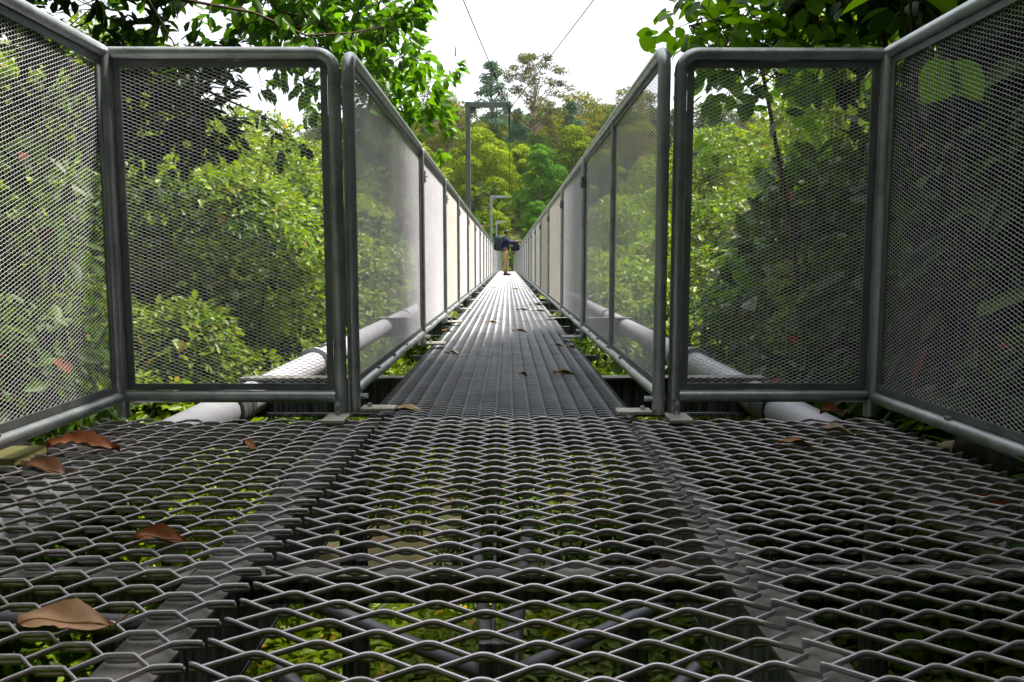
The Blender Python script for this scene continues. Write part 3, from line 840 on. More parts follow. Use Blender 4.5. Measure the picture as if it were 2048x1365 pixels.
# hands: palm, four fingers and a thumb closing on the rail
for hy, hx in ((-.14, .475), (.14, .49)):
    hv = [(hx - .02, hy, 1.275), (hx + .03, hy, 1.283)]
    hed = [(0, 1)]; hr = [.026, .03]
    for f in range(4):
        b0 = len(hv); oy = hy - .03 + f * .02; ln = (.055, .065, .062, .05)[f]
        hv += [(hx + .04, oy, 1.288), (hx + .04 + ln * .6, oy, 1.282), (hx + .04 + ln * .75, oy, 1.255)]
        hed += [(1, b0), (b0, b0 + 1), (b0 + 1, b0 + 2)]; hr += [.010, .009, .008]
    b0 = len(hv); sy = 1 if hy < 0 else -1
    hv += [(hx, hy + sy * .035, 1.27), (hx + .04, hy + sy * .05, 1.255)]
    hed += [(0, b0), (b0, b0 + 1)]; hr += [.011, .009]
    obj('hand', skin_mesh('hand', hv, hed, hr, 'skin', sub=1), person)
# hair and face
hd = MB()
th = np.linspace(0, 2 * np.pi, 18, endpoint=False)
def ball(c, r3, n=9, a0=-math.pi / 2, a1=math.pi / 2, seg=16):
    mb = MB()
    V, F = [], []
    ph = np.linspace(a0, a1, n)
    for i in range(n):
        for j in range(seg):
            V.append((c[0] + r3[0] * math.cos(ph[i]) * math.cos(2 * math.pi * j / seg), c[1] + r3[1] * math.cos(ph[i]) * math.sin(2 * math.pi * j / seg), c[2] + r3[2] * math.sin(ph[i])))
    for i in range(n - 1):
        for j in range(seg):
            k = (j + 1) % seg
            F.append((i * seg + j, i * seg + k, (i + 1) * seg + k, (i + 1) * seg + j))
    mb.add(V, F)
    return mb
hair = ball((.025, 0, 1.575), (.10, .085, .088), 10, -0.35).build('hair', 'hair', person, smooth=True)
hair.rotation_euler = (0, R(-14), 0)
hair.location = (.38, 0, .055)
for s in (-1, 1):
    ball((.045, s * .082, 1.535), (.018, .010, .03)).build('ear', 'skin', person, smooth=True)
    ball((.122, s * .03, 1.55), (.008, .011, .008)).build('eye', 'hair', person, smooth=True)
ball((.137, 0, 1.525), (.018, .014, .022)).build('nose', 'skin', person, smooth=True)
ball((.118, 0, 1.487), (.010, .022, .006)).build('mouth', 'maroon', person, smooth=True)

bp = thing('backpack', 'large dark backpack worn on the back of the person', 'backpack', (PX - 0.27, PY, 0.98))
MB().box((-.15, -.19, -.07), (.14, .19, .43), 0.05).build('body', 'pack', bp, smooth=True)
MB().box((-.185, -.13, -.03), (-.14, .13, .2), 0.02).build('front_pocket', 'pack', bp, smooth=True)
MB().box((-.13, -.17, .40), (.12, .17, .455), 0.025).build('lid', 'bag', bp, smooth=True)
for s in (-1, 1):
    MB().tube([(.12, s * .11, .40), (.27, s * .11, .455), (.40, s * .115, .36), (.385, s * .14, .15), (.12, s * .17, .02)], 0.020, 6).build('strap', 'strap', bp, smooth=True)
fb = thing('shoulder_bag', 'black camera bag hanging in front of the person', 'bag', (PX + 0.30, PY, 0.80))
MB().box((-.11, -.17, .09), (.17, .17, .47), 0.07).build('body', 'bag', fb, smooth=True)
MB().box((.165, -.11, .13), (.205, .11, .33), 0.018).build('front_pocket', 'bag', fb, smooth=True)
MB().tube([(-.08, -.10, .40), (-.17, -.12, .52), (-.28, -.10, .655), (-.36, 0, .62)], 0.018, 6).build('strap', 'strap', fb, smooth=True)
MB().tube([(-.10, -.15, .12), (-.11, -.165, -.02), (-.10, -.165, -.14)], 0.014, 6).build('strap', 'strap', fb, smooth=True)
MB().box((-.105, -.205, .26), (-.045, -.172, .31), 0.006).build('buckle', 'pipe_white', fb, smooth=True)

# ------------------------------------------------------------------ vegetation builders
def shrub_meshes(seed, n_puffs, r, h, leaf, n_leaf, kind, mat, stems=7, spread=1.0, puff=0.42, up=0.3, droop=0.4):
    rng = np.random.default_rng(seed)
    cs, rs = [], []
    for _ in range(n_puffs):
        a = rng.random() * 2 * math.pi; q = math.sqrt(rng.random()) * r * spread
        z = h * (0.15 + 0.85 * rng.random() ** 0.8) * (1 - 0.45 * (q / (r * spread)) ** 2)
        cs.append((q * math.cos(a), q * math.sin(a), z)); rs.append(r * puff * rng.uniform(0.6, 1.15))
    ne = np.array([int(n_leaf / n_puffs * (x / np.mean(rs)) ** 2) + 3 for x in rs])
    v, f = puff_leaves(rng, cs, rs, ne, leaf, kind, up=up, droop=droop)
    fm = mesh_np('foliage', v, f, mat)
    mb = MB()
    order = rng.permutation(n_puffs)[:stems]
    for i in order:
        c = np.array(cs[i])
        limb(mb, (c[0] * 0.12, c[1] * 0.12, -0.35), c + np.array([0, 0, rs[i] * 0.4]), 0.012 + 0.012 * r, 0.005, rng, 0.07, 5, 6)
    sm = mb.mesh('stem', 'twig', True)
    return fm, sm

def shrub(ms, label, x, y, s, rz, group, name='shrub', z=None, sz=None):
    zz = float(ground_h(x, y)) if z is None else z
    t = thing(name, label, 'shrub', (x, y, zz), rz, group)
    t.scale = (s, s, sz or s)
    obj('foliage', ms[0], t)
    obj('stem', ms[1], t)
    return t

def tree_thing(name, label, x, y, trunk_me, crown_me, s=1.0, rz=0.0, group=None, z=None, sz=None, cat='tree'):
    zz = float(ground_h(x, y)) - 0.1 if z is None else z
    t = thing(name, label, cat, (x, y, zz), rz, group)
    t.scale = (s, s, sz or s)
    if trunk_me:
        obj('trunk', trunk_me, t)
    obj('crown', crown_me, t)
    return t

# --- canopy tree: branches ending in rosettes of leaves
def rosette_tree(seed, tips, trunk_pts, trunk_r, leaf, per, kind, mat, bark='bark', upd=0.2, fan=1.0):
    rng = np.random.default_rng(seed)
    mb = MB()
    tp = np.asarray(trunk_pts, float)
    mb.tube(tp, np.linspace(trunk_r, trunk_r * 0.35, len(tp)), 9)
    Ps, As, Ns, Ss = [], [], [], []
    # each tip joins the nearest part of the tree already grown
    nodes = [tp[i] + (tp[i + 1] - tp[i]) * q for i in range(len(tp) // 2, len(tp) - 1) for q in (0, 0.5, 1.0)]
    T0 = np.asarray(tips, float)
    order = np.argsort([min(np.linalg.norm(c - q) for q in nodes) for c in T0])
    for oi_ in order:
        c = T0[oi_]
        dn = np.linalg.norm(np.array(nodes) - c, axis=1)
        base = nodes[int(np.argmin(dn))]
        c0 = base + (c - base) * 0.5 + rng.normal(size=3) * 0.12 * dn.min() + np.array([0, 0, -0.06 * dn.min()])
        mb.tube([base, c0, c], [0.004 + 0.009 * min(1, dn.min()), 0.006, 0.004], 5)
        nodes += [c0, c]
        for _ in range(rng.integers(2, 5)):
            e = c + rng.normal(size=3) * 0.20
            mb.tube([c, e], [0.004, 0.002], 4)
            ax = (e - c); ax = ax / (np.linalg.norm(ax) + 1e-6)
            n = int(per * rng.uniform(0.7, 1.3))
            d = rdir(rng, n) * fan + ax * 0.8
            d[:, 2] += upd * 0.5
            d /= np.linalg.norm(d, axis=1)[:, None]
            d[:, 2] -= 0.35
            Ps.append(e + d * 0.02 + rng.normal(size=(n, 3)) * 0.03); As.append(d)
            nn = rng.normal(size=(n, 3)) * 0.35; nn[:, 2] += 1
            Ns.append(nn); Ss.append(leaf * rng.uniform(0.6, 1.2, n))
    v, f = leaves(np.concatenate(Ps), np.concatenate(As), np.concatenate(Ns), np.concatenate(Ss), kind)
    return mb.mesh('trunk', bark, True), mesh_np('crown', v, f, mat)

def cloud(rng, n, c, r):
    d = rdir(rng, n) * (rng.random(n) ** 0.4)[:, None]
    return np.asarray(c) + d * np.asarray(r)

# --- puffy crowns
def puff_tree(seed, h, r, nbig, leaf, nleaf, mat, kind='quad', base=0.25, puff=0.3, shell=0.8, bark='bark', conic=0.0, trunk_r=0.03, squash=0.85, up=0.35, inner=0.55, lshell=False):
    rng = np.random.default_rng(seed)
    cs, rs = [], []
    for i in range(nbig):
        t_ = (i + 0.5) / nbig
        z = base + (1 - base) * t_ ** 0.85
        prof = math.sqrt(max(0.02, 1 - ((z - base) / (1.02 - base)) ** 2.2)) * (1 - conic * (z - base))
        prof *= min(1, 0.65 + 2.2 * (z - base))
        a = i * 2.39996 + rng.normal() * 0.35
        q = prof * shell * (0.75 + 0.3 * rng.random()) * (1 if rng.random() > 0.2 else 0.4)
        cs.append((q * r * math.cos(a), q * r * math.sin(a), (z - puff * 0.3 * 0) * h * 0.93)); rs.append(r * puff * rng.uniform(0.7, 1.2))
    ne = np.array([int(nleaf / nbig * (x / np.mean(rs)) ** 2) + 4 for x in rs])
    v, f = puff_leaves(rng, cs, rs, ne, leaf, kind, up=up, droop=0.2, squash=squash, inner=inner, shell=lshell)
    mb = MB()
    tp = [(0, 0, -0.5), (r * 0.03, 0, h * 0.25), (-r * 0.04, r * 0.03, h * 0.55), (0, 0, h * 0.85)]
    mb.tube(tp, [h * trunk_r, h * trunk_r * 0.75, h * trunk_r * 0.45, h * trunk_r * 0.12], 8)
    for i in rng.permutation(nbig)[:10]:
        c = np.array(cs[i])
        limb(mb, (0, 0, max(h * 0.2, c[2] * 0.7)), c, h * trunk_r * 0.3, h * trunk_r * 0.08, rng, 0.05, 5, 4)
    return mb.mesh('trunk', bark, True), mesh_np('crown', v, f, mat)
# ------------------------------------------------------------------ shrubs close to the platform
rng = np.random.default_rng(21)
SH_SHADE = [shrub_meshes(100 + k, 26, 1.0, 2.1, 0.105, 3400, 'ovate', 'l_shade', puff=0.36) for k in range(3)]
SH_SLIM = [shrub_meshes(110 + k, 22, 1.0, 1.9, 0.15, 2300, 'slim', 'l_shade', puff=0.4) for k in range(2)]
SH_BUSH = [shrub_meshes(120 + k, 17, 1.0, 1.6, 0.066, 7500, 'ovate', ('l_bush', 'l_bush', 'l_shade', 'l_bush')[k], puff=0.34) for k in range(4)]
SH_BIG = [shrub_meshes(130 + k, 12, 0.8, 1.7, 0.24, 330, 'big', 'l_big', puff=0.5, stems=10) for k in range(2)]
SH_ROUND = [shrub_meshes(140 + k, 16, 0.8, 1.6, 0.15, 700, 'round', 'l_big', puff=0.4, stems=10) for k in range(1)]

# right bank: dark and dense
GRP_R = 'dark shrubs on the bank beyond the fence'
spots_r = [(2.15, 1.1, 0.95), (2.3, 2.0, 1.0), (2.55, 3.0, 0.95), (2.7, 3.9, 1.1), (3.0, 4.9, 1.25), (3.3, 1.5, 1.2), (3.4, 2.8, 1.3), (3.5, 4.2, 1.4),
           (2.6, 6.3, 1.3), (3.6, 6.0, 1.5), (3.0, 7.9, 1.7), (4.6, 2.4, 1.5), (4.8, 5.0, 1.7), (4.5, 8.2, 1.8), (2.6, 10.0, 1.5), (2.1, 0.2, 1.0)]
RK_R = list(np.argsort(np.argsort([math.hypot(p[0] - 1.2, p[1] - 1.5) for p in spots_r])))
for k, (x, y, s) in enumerate(spots_r):
    slim = k % 3 == 2
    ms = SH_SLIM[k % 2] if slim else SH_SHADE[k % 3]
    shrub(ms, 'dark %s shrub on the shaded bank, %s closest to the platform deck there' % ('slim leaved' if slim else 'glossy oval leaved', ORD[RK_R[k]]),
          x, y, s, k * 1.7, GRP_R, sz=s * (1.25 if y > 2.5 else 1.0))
for k, (x, y, s, z) in enumerate(((1.95, 3.3, 0.40, -0.85), (2.25, 4.3, 0.5, -0.75), (2.2, 5.0, 0.5, -0.2), (2.5, 3.6, 0.45, 0.35), (2.9, 4.6, 0.6, 0.75), (2.6, 5.8, 0.7, -0.2))):
    shrub(SH_BUSH[(0, 1, 3)[k % 3]], 'small bright leaved shrub in the shaded bank, %s out from the fence gap' % ORD[k], x, y, s, k * 1.4, 'small bright shrubs in the shaded bank', z=z)
for k, (x, y, s, z) in enumerate(((2.3, 3.5, 0.6, -0.4), (2.5, 5.6, 0.8, -0.6), (2.6, 3.4, 0.7, 0.6))):
    shrub(SH_BIG[k % 2], 'shrub with large broad glossy leaves in the dark bank, %s' % ('low by the white pipe', 'farther along by the walkway', 'raised high up the bank')[k], x, y, s, k * 2.1, 'large leaved shrubs on the shaded bank', z=z)

# unseen shrubs added behind the platform to block low sky light
rear = [(-2.4, -1.6, 1.5), (2.3, -1.7, 1.5), (-0.9, -3.4, 1.7), (0.9, -3.3, 1.7), (-3.0, -3.0, 1.9), (3.0, -3.2, 1.9), (0.0, -4.6, 2.2), (-2.0, -4.8, 2.3), (2.1, -4.9, 2.3), (-3.6, -0.6, 1.7), (3.7, -0.6, 1.8)]
for k, (x, y, s) in enumerate(rear):
    shrub(SH_SHADE[k % 3], 'dark oval leaved shrub added unseen behind the platform to block sky, %s from its open end' % ORD[k], x, y, s, k * 1.9, 'added forest shrubs behind the platform', sz=s * 1.3)

# strap leaved plants seen through the side fence
def strap_plant(label, x, y, z, L, n, seed, group=None):
    r_ = np.random.default_rng(seed)
    t = thing('strap_leaf_plant', label, 'plant', (x, y, z), 0, group)
    for i in range(n):
        a = r_.random() * 2 * math.pi
        A = np.array([[math.cos(a), math.sin(a), r_.uniform(0.5, 1.3)]])
        v, f = leaves(np.zeros((1, 3)), A, np.array([[0, 0, 1.0]]), [L * r_.uniform(0.7, 1.15)], 'strap')
        obj('leaf', mesh_np('leaf', v, f, 'l_big', True), t)
strap_plant('plant with long pale strap leaves against the dark bank by the side fence', 2.0, 1.75, -0.05, 0.62, 11, 3, 'strap leaf plants by the side fence')
strap_plant('low plant with long strap leaves on the bank by the tan logs', 1.95, 2.3, -0.4, 0.6, 9, 4, 'strap leaf plants by the side fence')

# left bank: undergrowth, half lit
GRP_L = 'undergrowth shrubs on the bank by the yellow board'
spots_l = [(-2.2, 0.7, 0.85), (-2.35, 1.6, 0.9), (-2.15, 2.5, 0.85), (-2.5, 3.3, 0.9), (-3.3, 1.2, 1.2), (-3.4, 2.4, 1.25), (-3.3, 3.6, 1.1), (-4.4, 2.0, 1.6), (-4.6, 3.8, 1.6), (-4.5, 0.4, 1.6)]
RK_L = list(np.argsort(np.argsort([math.hypot(p[0] + 1.5, p[1] - 2.0) for p in spots_l])))
for k, (x, y, s) in enumerate(spots_l):
    slim = k % 2 == 1
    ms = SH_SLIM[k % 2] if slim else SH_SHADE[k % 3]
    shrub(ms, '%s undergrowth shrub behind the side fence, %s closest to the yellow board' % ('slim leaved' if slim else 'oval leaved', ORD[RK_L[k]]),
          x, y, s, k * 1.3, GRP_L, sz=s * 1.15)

# slope beyond the front fence on the gantry side: brighter small leaved bushes, stepping down and away
GRP_B = 'sunlit bushes on the slope beyond the front fence'
spots_b = [(-1.9, 4.4, 0.75, -1.55), (-2.6, 4.9, 1.0, -1.3), (-1.95, 5.9, 0.9, -1.55), (-2.9, 6.3, 1.2, -1.2), (-3.9, 5.6, 1.2, -0.7), (-2.2, 7.6, 1.1, -1.7), (-3.4, 7.9, 1.4, -1.1),
           (-4.8, 7.4, 1.5, -0.6), (-2.7, 9.8, 1.5, -1.9), (-4.3, 10.0, 1.8, -1.2), (-6.2, 9.5, 2.0, -0.5), (-3.4, 13.0, 2.1, -2.4), (-5.6, 13.0, 2.4, -1.4),
           (-8.2, 13.0, 2.6, -0.6), (-4.6, 17.5, 2.8, -2.6), (-8.0, 18.0, 3.2, -1.4), (-11.5, 17.0, 3.2, -0.4), (-3.2, 18.0, 2.2, -4.0), (-5.5, 24, 3.4, -3.5), (-10, 25, 4.0, -2.0)]
RK_B = list(np.argsort(np.argsort([math.hypot(p[0] + 1.25, p[1] - 2.5) for p in spots_b])))
for k, (x, y, s, z) in enumerate(spots_b):
    shrub(SH_BUSH[k % 4], '%s small leaved bush on the sunlit slope, %s out from the platform corner' % ('dark' if k % 4 == 2 else 'yellow green', ORD[RK_B[k]]), x, y, s, k * 2.3, GRP_B, z=z, sz=s * 1.05)
GRP_W = 'bushes below the walkway'
SP_W = ((1.9, 8.5, 1.1, -1.9), (2.2, 12, 1.5, -2.4), (2.8, 16, 2.0, -2.8), (1.6, 6.6, 0.8, -1.7), (-1.35, 9.0, 0.9, -2.0), (-1.6, 12.0, 1.2, -2.4),
                                  (3.5, 22, 2.8, -3.6), (-1.2, 6.0, 0.6, -1.5), (1.3, 4.7, 0.6, -1.3), (0.4, 7.0, 0.9, -2.6), (-0.4, 10, 1.2, -3.2), (5.2, 15, 2.4, -1.6), (5, 28, 3.4, -4))
for k, (x, y, s, z) in enumerate(SP_W):
    shrub(SH_BUSH[(k + 1) % 4], 'small leaved bright bush beside or below the walkway, %s out from the platform' % ORD[int(np.argsort(np.argsort([q[1] for q in SP_W]))[k])], x, y, s, k * 1.9, GRP_W, z=z)

# low plants under the platform: one carpet
n = 22000
px = rng.uniform(-2.4, 2.4, n); py = rng.uniform(-0.6, 12, n)
keep = ((py > 4.8) | (np.sin(px * 3.1 + 1) * np.sin(py * 2.3) + rng.random(n) * 1.2 > 0.15)) & ~((py < 4.6) & (np.abs(px + 0.2) < 0.9) & (rng.random(n) < 0.75))
px, py = px[keep], py[keep]
n = len(px)
per = 6
bx = np.repeat(px, per); by = np.repeat(py, per)
bz = np.repeat(ground_h(px, py) + rng.uniform(0.05, 0.55, n), per) + rng.normal(0, 0.02, n * per)
A = rdir(rng, n * per); A[:, 2] = np.abs(A[:, 2]) * 0.4 - 0.1
N = rng.normal(size=(n * per, 3)) * 0.4; N[:, 2] += 1
P = np.stack([bx, by, bz], -1) + A * 0.02
v, f = leaves(P, A, N, np.repeat(np.where(py > 5, 0.115, 0.08), per) * rng.uniform(0.5, 1.4, n * per), 'ovate')
uc = obj('undergrowth', mesh_np('undergrowth', v, f, 'l_fern'))
uc['kind'] = 'stuff'
tag(uc, 'low leafy ground plants under the platform mesh', 'ground plants')

# stones under the platform
def stone(label, x, y, r, seed, group):
    r_ = np.random.default_rng(seed)
    mb = ball((0, 0, 0), (r, r * r_.uniform(0.7, 1.1), r * r_.uniform(0.5, 0.7)), 8, seg=12)
    V_ = mb.v[0]
    V_ *= (1 + 0.12 * np.sin(V_[:, :1] * 21 / r * 0.15 + seed) + 0.08 * np.sin(V_[:, 1:2] * 3.1 / r))
    o = mb.build('stone', 'stone', None, smooth=True, loc=(x, y, float(ground_h(x, y)) + r * 0.15), rz=seed)
    tag(o, label, 'stone', group)
for k in range(16):
    x, y = rng.uniform(-1.0, 0.7), rng.uniform(3.0, 5.0)
    stone('brown stone on the ground below the platform mesh', x, y, rng.uniform(0.06, 0.17), k, 'stones below the platform')

# ------------------------------------------------------------------ overhanging trees near the fence
rg = np.random.default_rng(5)
tips = list(cloud(rg, 75, (-1.55, 7.0, 2.75), (0.85, 1.1, 0.75))) + list(cloud(rg, 40, (-1.25, 8.6, 2.30), (0.55, 0.9, 0.5))) + \
    list(cloud(rg, 14, (-1.9, 6.6, 3.4), (0.9, 1.0, 0.4)))
tips = [p for p in tips if p[0] < -0.72]
o0 = np.array([-1.9, 9.4, -3.2])
tm, cm = rosette_tree(31, [p - o0 for p in tips], [(0, 0, -1.5), (0.05, -0.3, 2.0), (0.1, -0.8, 4.2), (0.2, -1.3, 5.4), (0.3, -1.8, 6.1)], 0.05, 0.145, 9, 'ovate', 'l_canopy')
tree_thing('overhanging_tree', 'leafy tree overhanging the fence with bright fingered leaf clusters', float(o0[0]), float(o0[1]), tm, cm, z=float(o0[2]))

tips = list(cloud(rg, 95, (-3.0, 5.2, 2.75), (1.1, 1.2, 0.75))) + list(cloud(rg, 55, (-3.0, 6.2, 1.8), (1.0, 0.9, 0.6))) + list(cloud(rg, 26, (-2.6, 3.7, 2.5), (0.9, 0.7, 0.5)))
o1 = np.array([-4.6, 5.6, -0.6])
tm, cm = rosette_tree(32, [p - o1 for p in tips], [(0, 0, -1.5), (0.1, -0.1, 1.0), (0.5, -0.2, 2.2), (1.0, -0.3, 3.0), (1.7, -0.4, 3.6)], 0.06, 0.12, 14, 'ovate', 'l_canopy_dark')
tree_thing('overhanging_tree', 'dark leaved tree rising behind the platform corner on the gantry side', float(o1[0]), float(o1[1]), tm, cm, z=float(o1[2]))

# branch reaching across the sky towards the leafy tree, with sparse hanging leaves
def spray(name, label, pts, leaf, nper, kind, mat, seed, r0=0.012, hang=0.5, grp=None):
    r_ = np.random.default_rng(seed)
    t = thing(name, label, 'branch', (0, 0, 0), 0, grp)
    P_ = np.asarray(pts, float)
    MB().tube(P_, np.linspace(r0, r0 * 0.3, len(P_)), 6).build('stem', 'twig', t, smooth=True)
    Ps, As, Ns, Ss = [], [], [], []
    tw = MB()
    for s_ in np.linspace(0.15, 1, nper):
        q = s_ * (len(P_) - 1); i = min(int(q), len(P_) - 2)
        c = P_[i] + (P_[i + 1] - P_[i]) * (q - i)
        e = c + r_.normal(size=3) * np.array([0.08, 0.08, 0.06]) + np.array([0, 0, 0.05 - hang * 0.1])
        tw.tube([c, e], [0.003, 0.0015], 4)
        m = r_.integers(3, 7)
        d = rdir(r_, m); d[:, 2] -= hang
        Ps.append(e + d * 0.01); As.append(d); nn = r_.normal(size=(m, 3)); Ns.append(nn); Ss.append(leaf * r_.uniform(0.6, 1.15, m))
    tw.build('twig', 'twig', t)
    v_, f_ = leaves(np.concatenate(Ps), np.concatenate(As), np.concatenate(Ns), np.concatenate(Ss), kind)
    obj('foliage', mesh_np('foliage', v_, f_, mat), t)
spray('branch', 'thin bare branch with drooping leaves crossing the white sky above the front fence', [(-2.6, 5.0, 2.25), (-2.0, 5.0, 2.1), (-1.55, 5.0, 2.02), (-1.25, 5.05, 1.9), (-0.98, 5.1, 1.93), (-0.78, 5.2, 2.0)], 0.10, 14, 'ovate', 'l_canopy', 41, hang=0.9)
spray('branch', 'second thin branch hanging in the front fence opening with dark leaves', [(-2.7, 6.0, 1.9), (-2.2, 6.0, 1.75), (-1.75, 6.0, 1.55), (-1.45, 6.0, 1.25)], 0.10, 10, 'ovate', 'l_canopy_dark', 42, hang=0.9)

# right: round leaved shrub rising over the fence, and darker tree behind it
tips = list(cloud(rg, 34, (1.45, 5.0, 1.85), (0.42, 0.6, 0.36))) + list(cloud(rg, 30, (2.0, 4.9, 2.0), (0.6, 0.7, 0.42)))
o2 = np.array([1.9, 5.0, -1.3])
tm, cm = rosette_tree(33, [p - o2 for p in tips], [(0, 0, -0.8), (0.05, 0, 1.0), (-0.1, 0, 2.0), (-0.3, 0, 2.9), (-0.4, 0, 3.3)], 0.022, 0.115, 5, 'round', 'l_round', 'twig')
tree_thing('round_leaved_tree', 'small tree with round bright leaves rising over the fence top by the walkway', float(o2[0]), float(o2[1]), tm, cm, z=float(o2[2]))
tips = list(cloud(rg, 100, (2.9, 4.8, 2.6), (1.0, 0.9, 0.75))) + list(cloud(rg, 30, (2.2, 4.3, 2.15), (0.6, 0.6, 0.3)))
o3 = np.array([3.6, 5.4, 0.2])
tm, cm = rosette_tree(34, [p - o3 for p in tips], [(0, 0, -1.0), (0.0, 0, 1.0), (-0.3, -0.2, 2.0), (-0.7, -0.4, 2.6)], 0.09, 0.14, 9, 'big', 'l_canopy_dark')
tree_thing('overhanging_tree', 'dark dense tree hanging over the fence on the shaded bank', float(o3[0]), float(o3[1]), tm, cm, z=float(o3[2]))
# a few very large leaves in front of it
def big_spray(label, x, y, z, L, n, seed, kind='big', mat='l_round', nrm=(0, -0.25, 1.0), rise=-0.12, fan=None):
    r_ = np.random.default_rng(seed)
    t = thing('large_leaf_sprig', label, 'sprig', (x, y, z))
    MB().tube([(0.25, 0.15, -1.9), (0.1, 0.05, -0.8), (0, 0, 0)], [0.014, 0.010, 0.006], 6).build('stem', 'twig', t, smooth=True)
    for i in range(n):
        a = i * 2 * math.pi / n + r_.normal() * 0.3 if fan is None else fan + r_.normal() * 0.35
        v_, f_ = leaves(np.zeros((1, 3)), np.array([[math.cos(a), math.sin(a), rise + 0.1 * r_.normal()]]), np.array([[nrm[0] + r_.normal() * 0.15, nrm[1], nrm[2]]]), [L * r_.uniform(0.8, 1.15)], kind)
        obj('leaf', mesh_np('leaf', v_, f_, mat, True), t)
big_spray('sprig of very large bright leaves hanging above the shaded front fence', 1.78, 3.6, 1.72, 0.34, 6, 8)
big_spray('sprig with a single pale round leaf behind the side fence corner', 1.60, 2.9, 1.22, 0.17, 2, 9, 'round', 'l_round', nrm=(0.2, -1.0, 0.5), rise=-1.2)
big_spray('low sprig of pale narrow leaves right behind the side fence rail', 1.36, 2.25, 0.34, 0.24, 4, 12, 'strap', 'l_round', nrm=(-0.5, -0.4, 0.8), rise=0.75, fan=0.3)
big_spray('upper sprig of pale narrow leaves behind the side fence', 1.42, 2.15, 0.66, 0.24, 5, 13, 'strap', 'l_round', nrm=(-0.5, -0.4, 0.8), rise=0.6, fan=0.3)

# ------------------------------------------------------------------ trees around the platform (unseen ones added to shade it) and along the slopes
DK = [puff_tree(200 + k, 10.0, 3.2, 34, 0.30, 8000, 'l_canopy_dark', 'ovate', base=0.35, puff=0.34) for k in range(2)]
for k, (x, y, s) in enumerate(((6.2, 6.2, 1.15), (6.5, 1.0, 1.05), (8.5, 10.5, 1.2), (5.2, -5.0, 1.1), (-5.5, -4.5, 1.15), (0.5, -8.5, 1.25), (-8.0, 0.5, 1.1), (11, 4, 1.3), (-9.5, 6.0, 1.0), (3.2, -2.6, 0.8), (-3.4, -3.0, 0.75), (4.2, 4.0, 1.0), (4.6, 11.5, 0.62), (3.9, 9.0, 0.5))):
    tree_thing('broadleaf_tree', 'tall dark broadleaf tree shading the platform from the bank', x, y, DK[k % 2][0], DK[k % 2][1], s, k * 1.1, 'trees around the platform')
MD = [puff_tree(220 + k, 7.0, 2.4, 30, 0.15, 9000, 'l_bush', 'quad', base=0.2, puff=0.32) for k in range(2)]
SP_V = ((-7.0, 15, 0.75, -1.5), (-4.6, 12.0, 0.62, -1.4), (-5.2, 17, 0.8, -2.0), (-12.5, 20, 1.1, -1.5), (-9.0, 26, 1.2, -3.5), (-6.0, 31, 1.1, -5.0), (-15, 30, 1.6, -2), (-4.6, 40, 1.0, -5.5), (-8.5, 44, 1.3, -5),
                                  (7.0, 17, 1.0, -1.5), (10.5, 22, 1.4, -1.0), (7.5, 30, 1.3, -3.5), (14, 32, 1.8, -2), (6.0, 42, 1.2, -4.5), (9.5, 50, 1.5, -3.5), (-20, 42, 2.0, -1.5), (-13, 52, 1.6, -3), (20, 46, 2.1, 0))
RK_V = np.argsort(np.argsort([math.hypot(q[0], q[1]) for q in SP_V]))
for k, (x, y, s, z) in enumerate(SP_V):
    tree_thing('slope_tree', 'bright bushy tree on the valley slope beside the walkway, %s closest to the platform' % ORD[int(RK_V[k])], x, y, MD[k % 2][0], MD[k % 2][1], s, k * 1.7, 'trees on the valley slopes', z=z)

# ------------------------------------------------------------------ domed trees at the end of the walkway
def domed(seed, h, r, nb, nl, mat='l_dome', leaf=0.26, puff=0.26, **kw):
    return puff_tree(seed, h, r, nb, leaf, nl, mat, 'quad', base=kw.pop('base', 0.12), puff=puff, shell=kw.pop('shell', 0.86), up=0.9, inner=kw.pop('inner', 0.88), squash=0.95, lshell=True, **kw)
D1 = domed(301, 14.0, 5.6, 54, 38000, leaf=0.21, puff=0.25)
D2 = domed(302, 13.0, 2.7, 26, 17000, 'l_vine', 0.22, 0.40)
D3 = domed(303, 12.0, 3.6, 26, 18000, leaf=0.22, puff=0.34)
tree_thing('domed_tree', 'big yellow green tree with cauliflower domes behind the tall gantry', -3.3, 86, D1[0], D1[1], 1.0, 0.3, z=0.6)
tree_thing('vine_clad_tree', 'narrow dark green tree draped in vines beside the domed tree', 3.4, 80, D2[0], D2[1], 1.0, 0, z=-0.6)
tree_thing('domed_tree', 'round topped bright tree above the fence, beside the vine draped tree', 7.3, 90, D3[0], D3[1], 1.05, 1.2, z=2.6)
tree_thing('domed_tree', 'bright bushy tree low above the fence on the reaching side', 9.0, 76, D3[0], D3[1], 0.85, 2.2, z=0.5)
tree_thing('domed_tree', 'small bright tree just over the fence near the leafy overhang', -8.6, 78, D3[0], D3[1], 0.92, 0.2, z=1.0)
tree_thing('domed_tree', 'low yellow green bushy tree at the end of the walkway', -0.9, 74, D3[0], D3[1], 0.55, 0.9, z=-1.6)
tree_thing('domed_tree', 'dark green bushy tree at the end of the walkway, beside the person', 2.6, 70, D2[0], D2[1], 0.55, 2.0, z=-1.2)
tree_thing('domed_tree', 'mid green bushy tree behind the tall gantry post near its foot', -5.2, 72, D2[0], D2[1], 0.62, 3.0, z=-1.0)
tree_thing('domed_tree', 'bright tree filling the gap behind the domed trees', 1.2, 96, D3[0], D3[1], 0.85, 3.6, z=4.0)

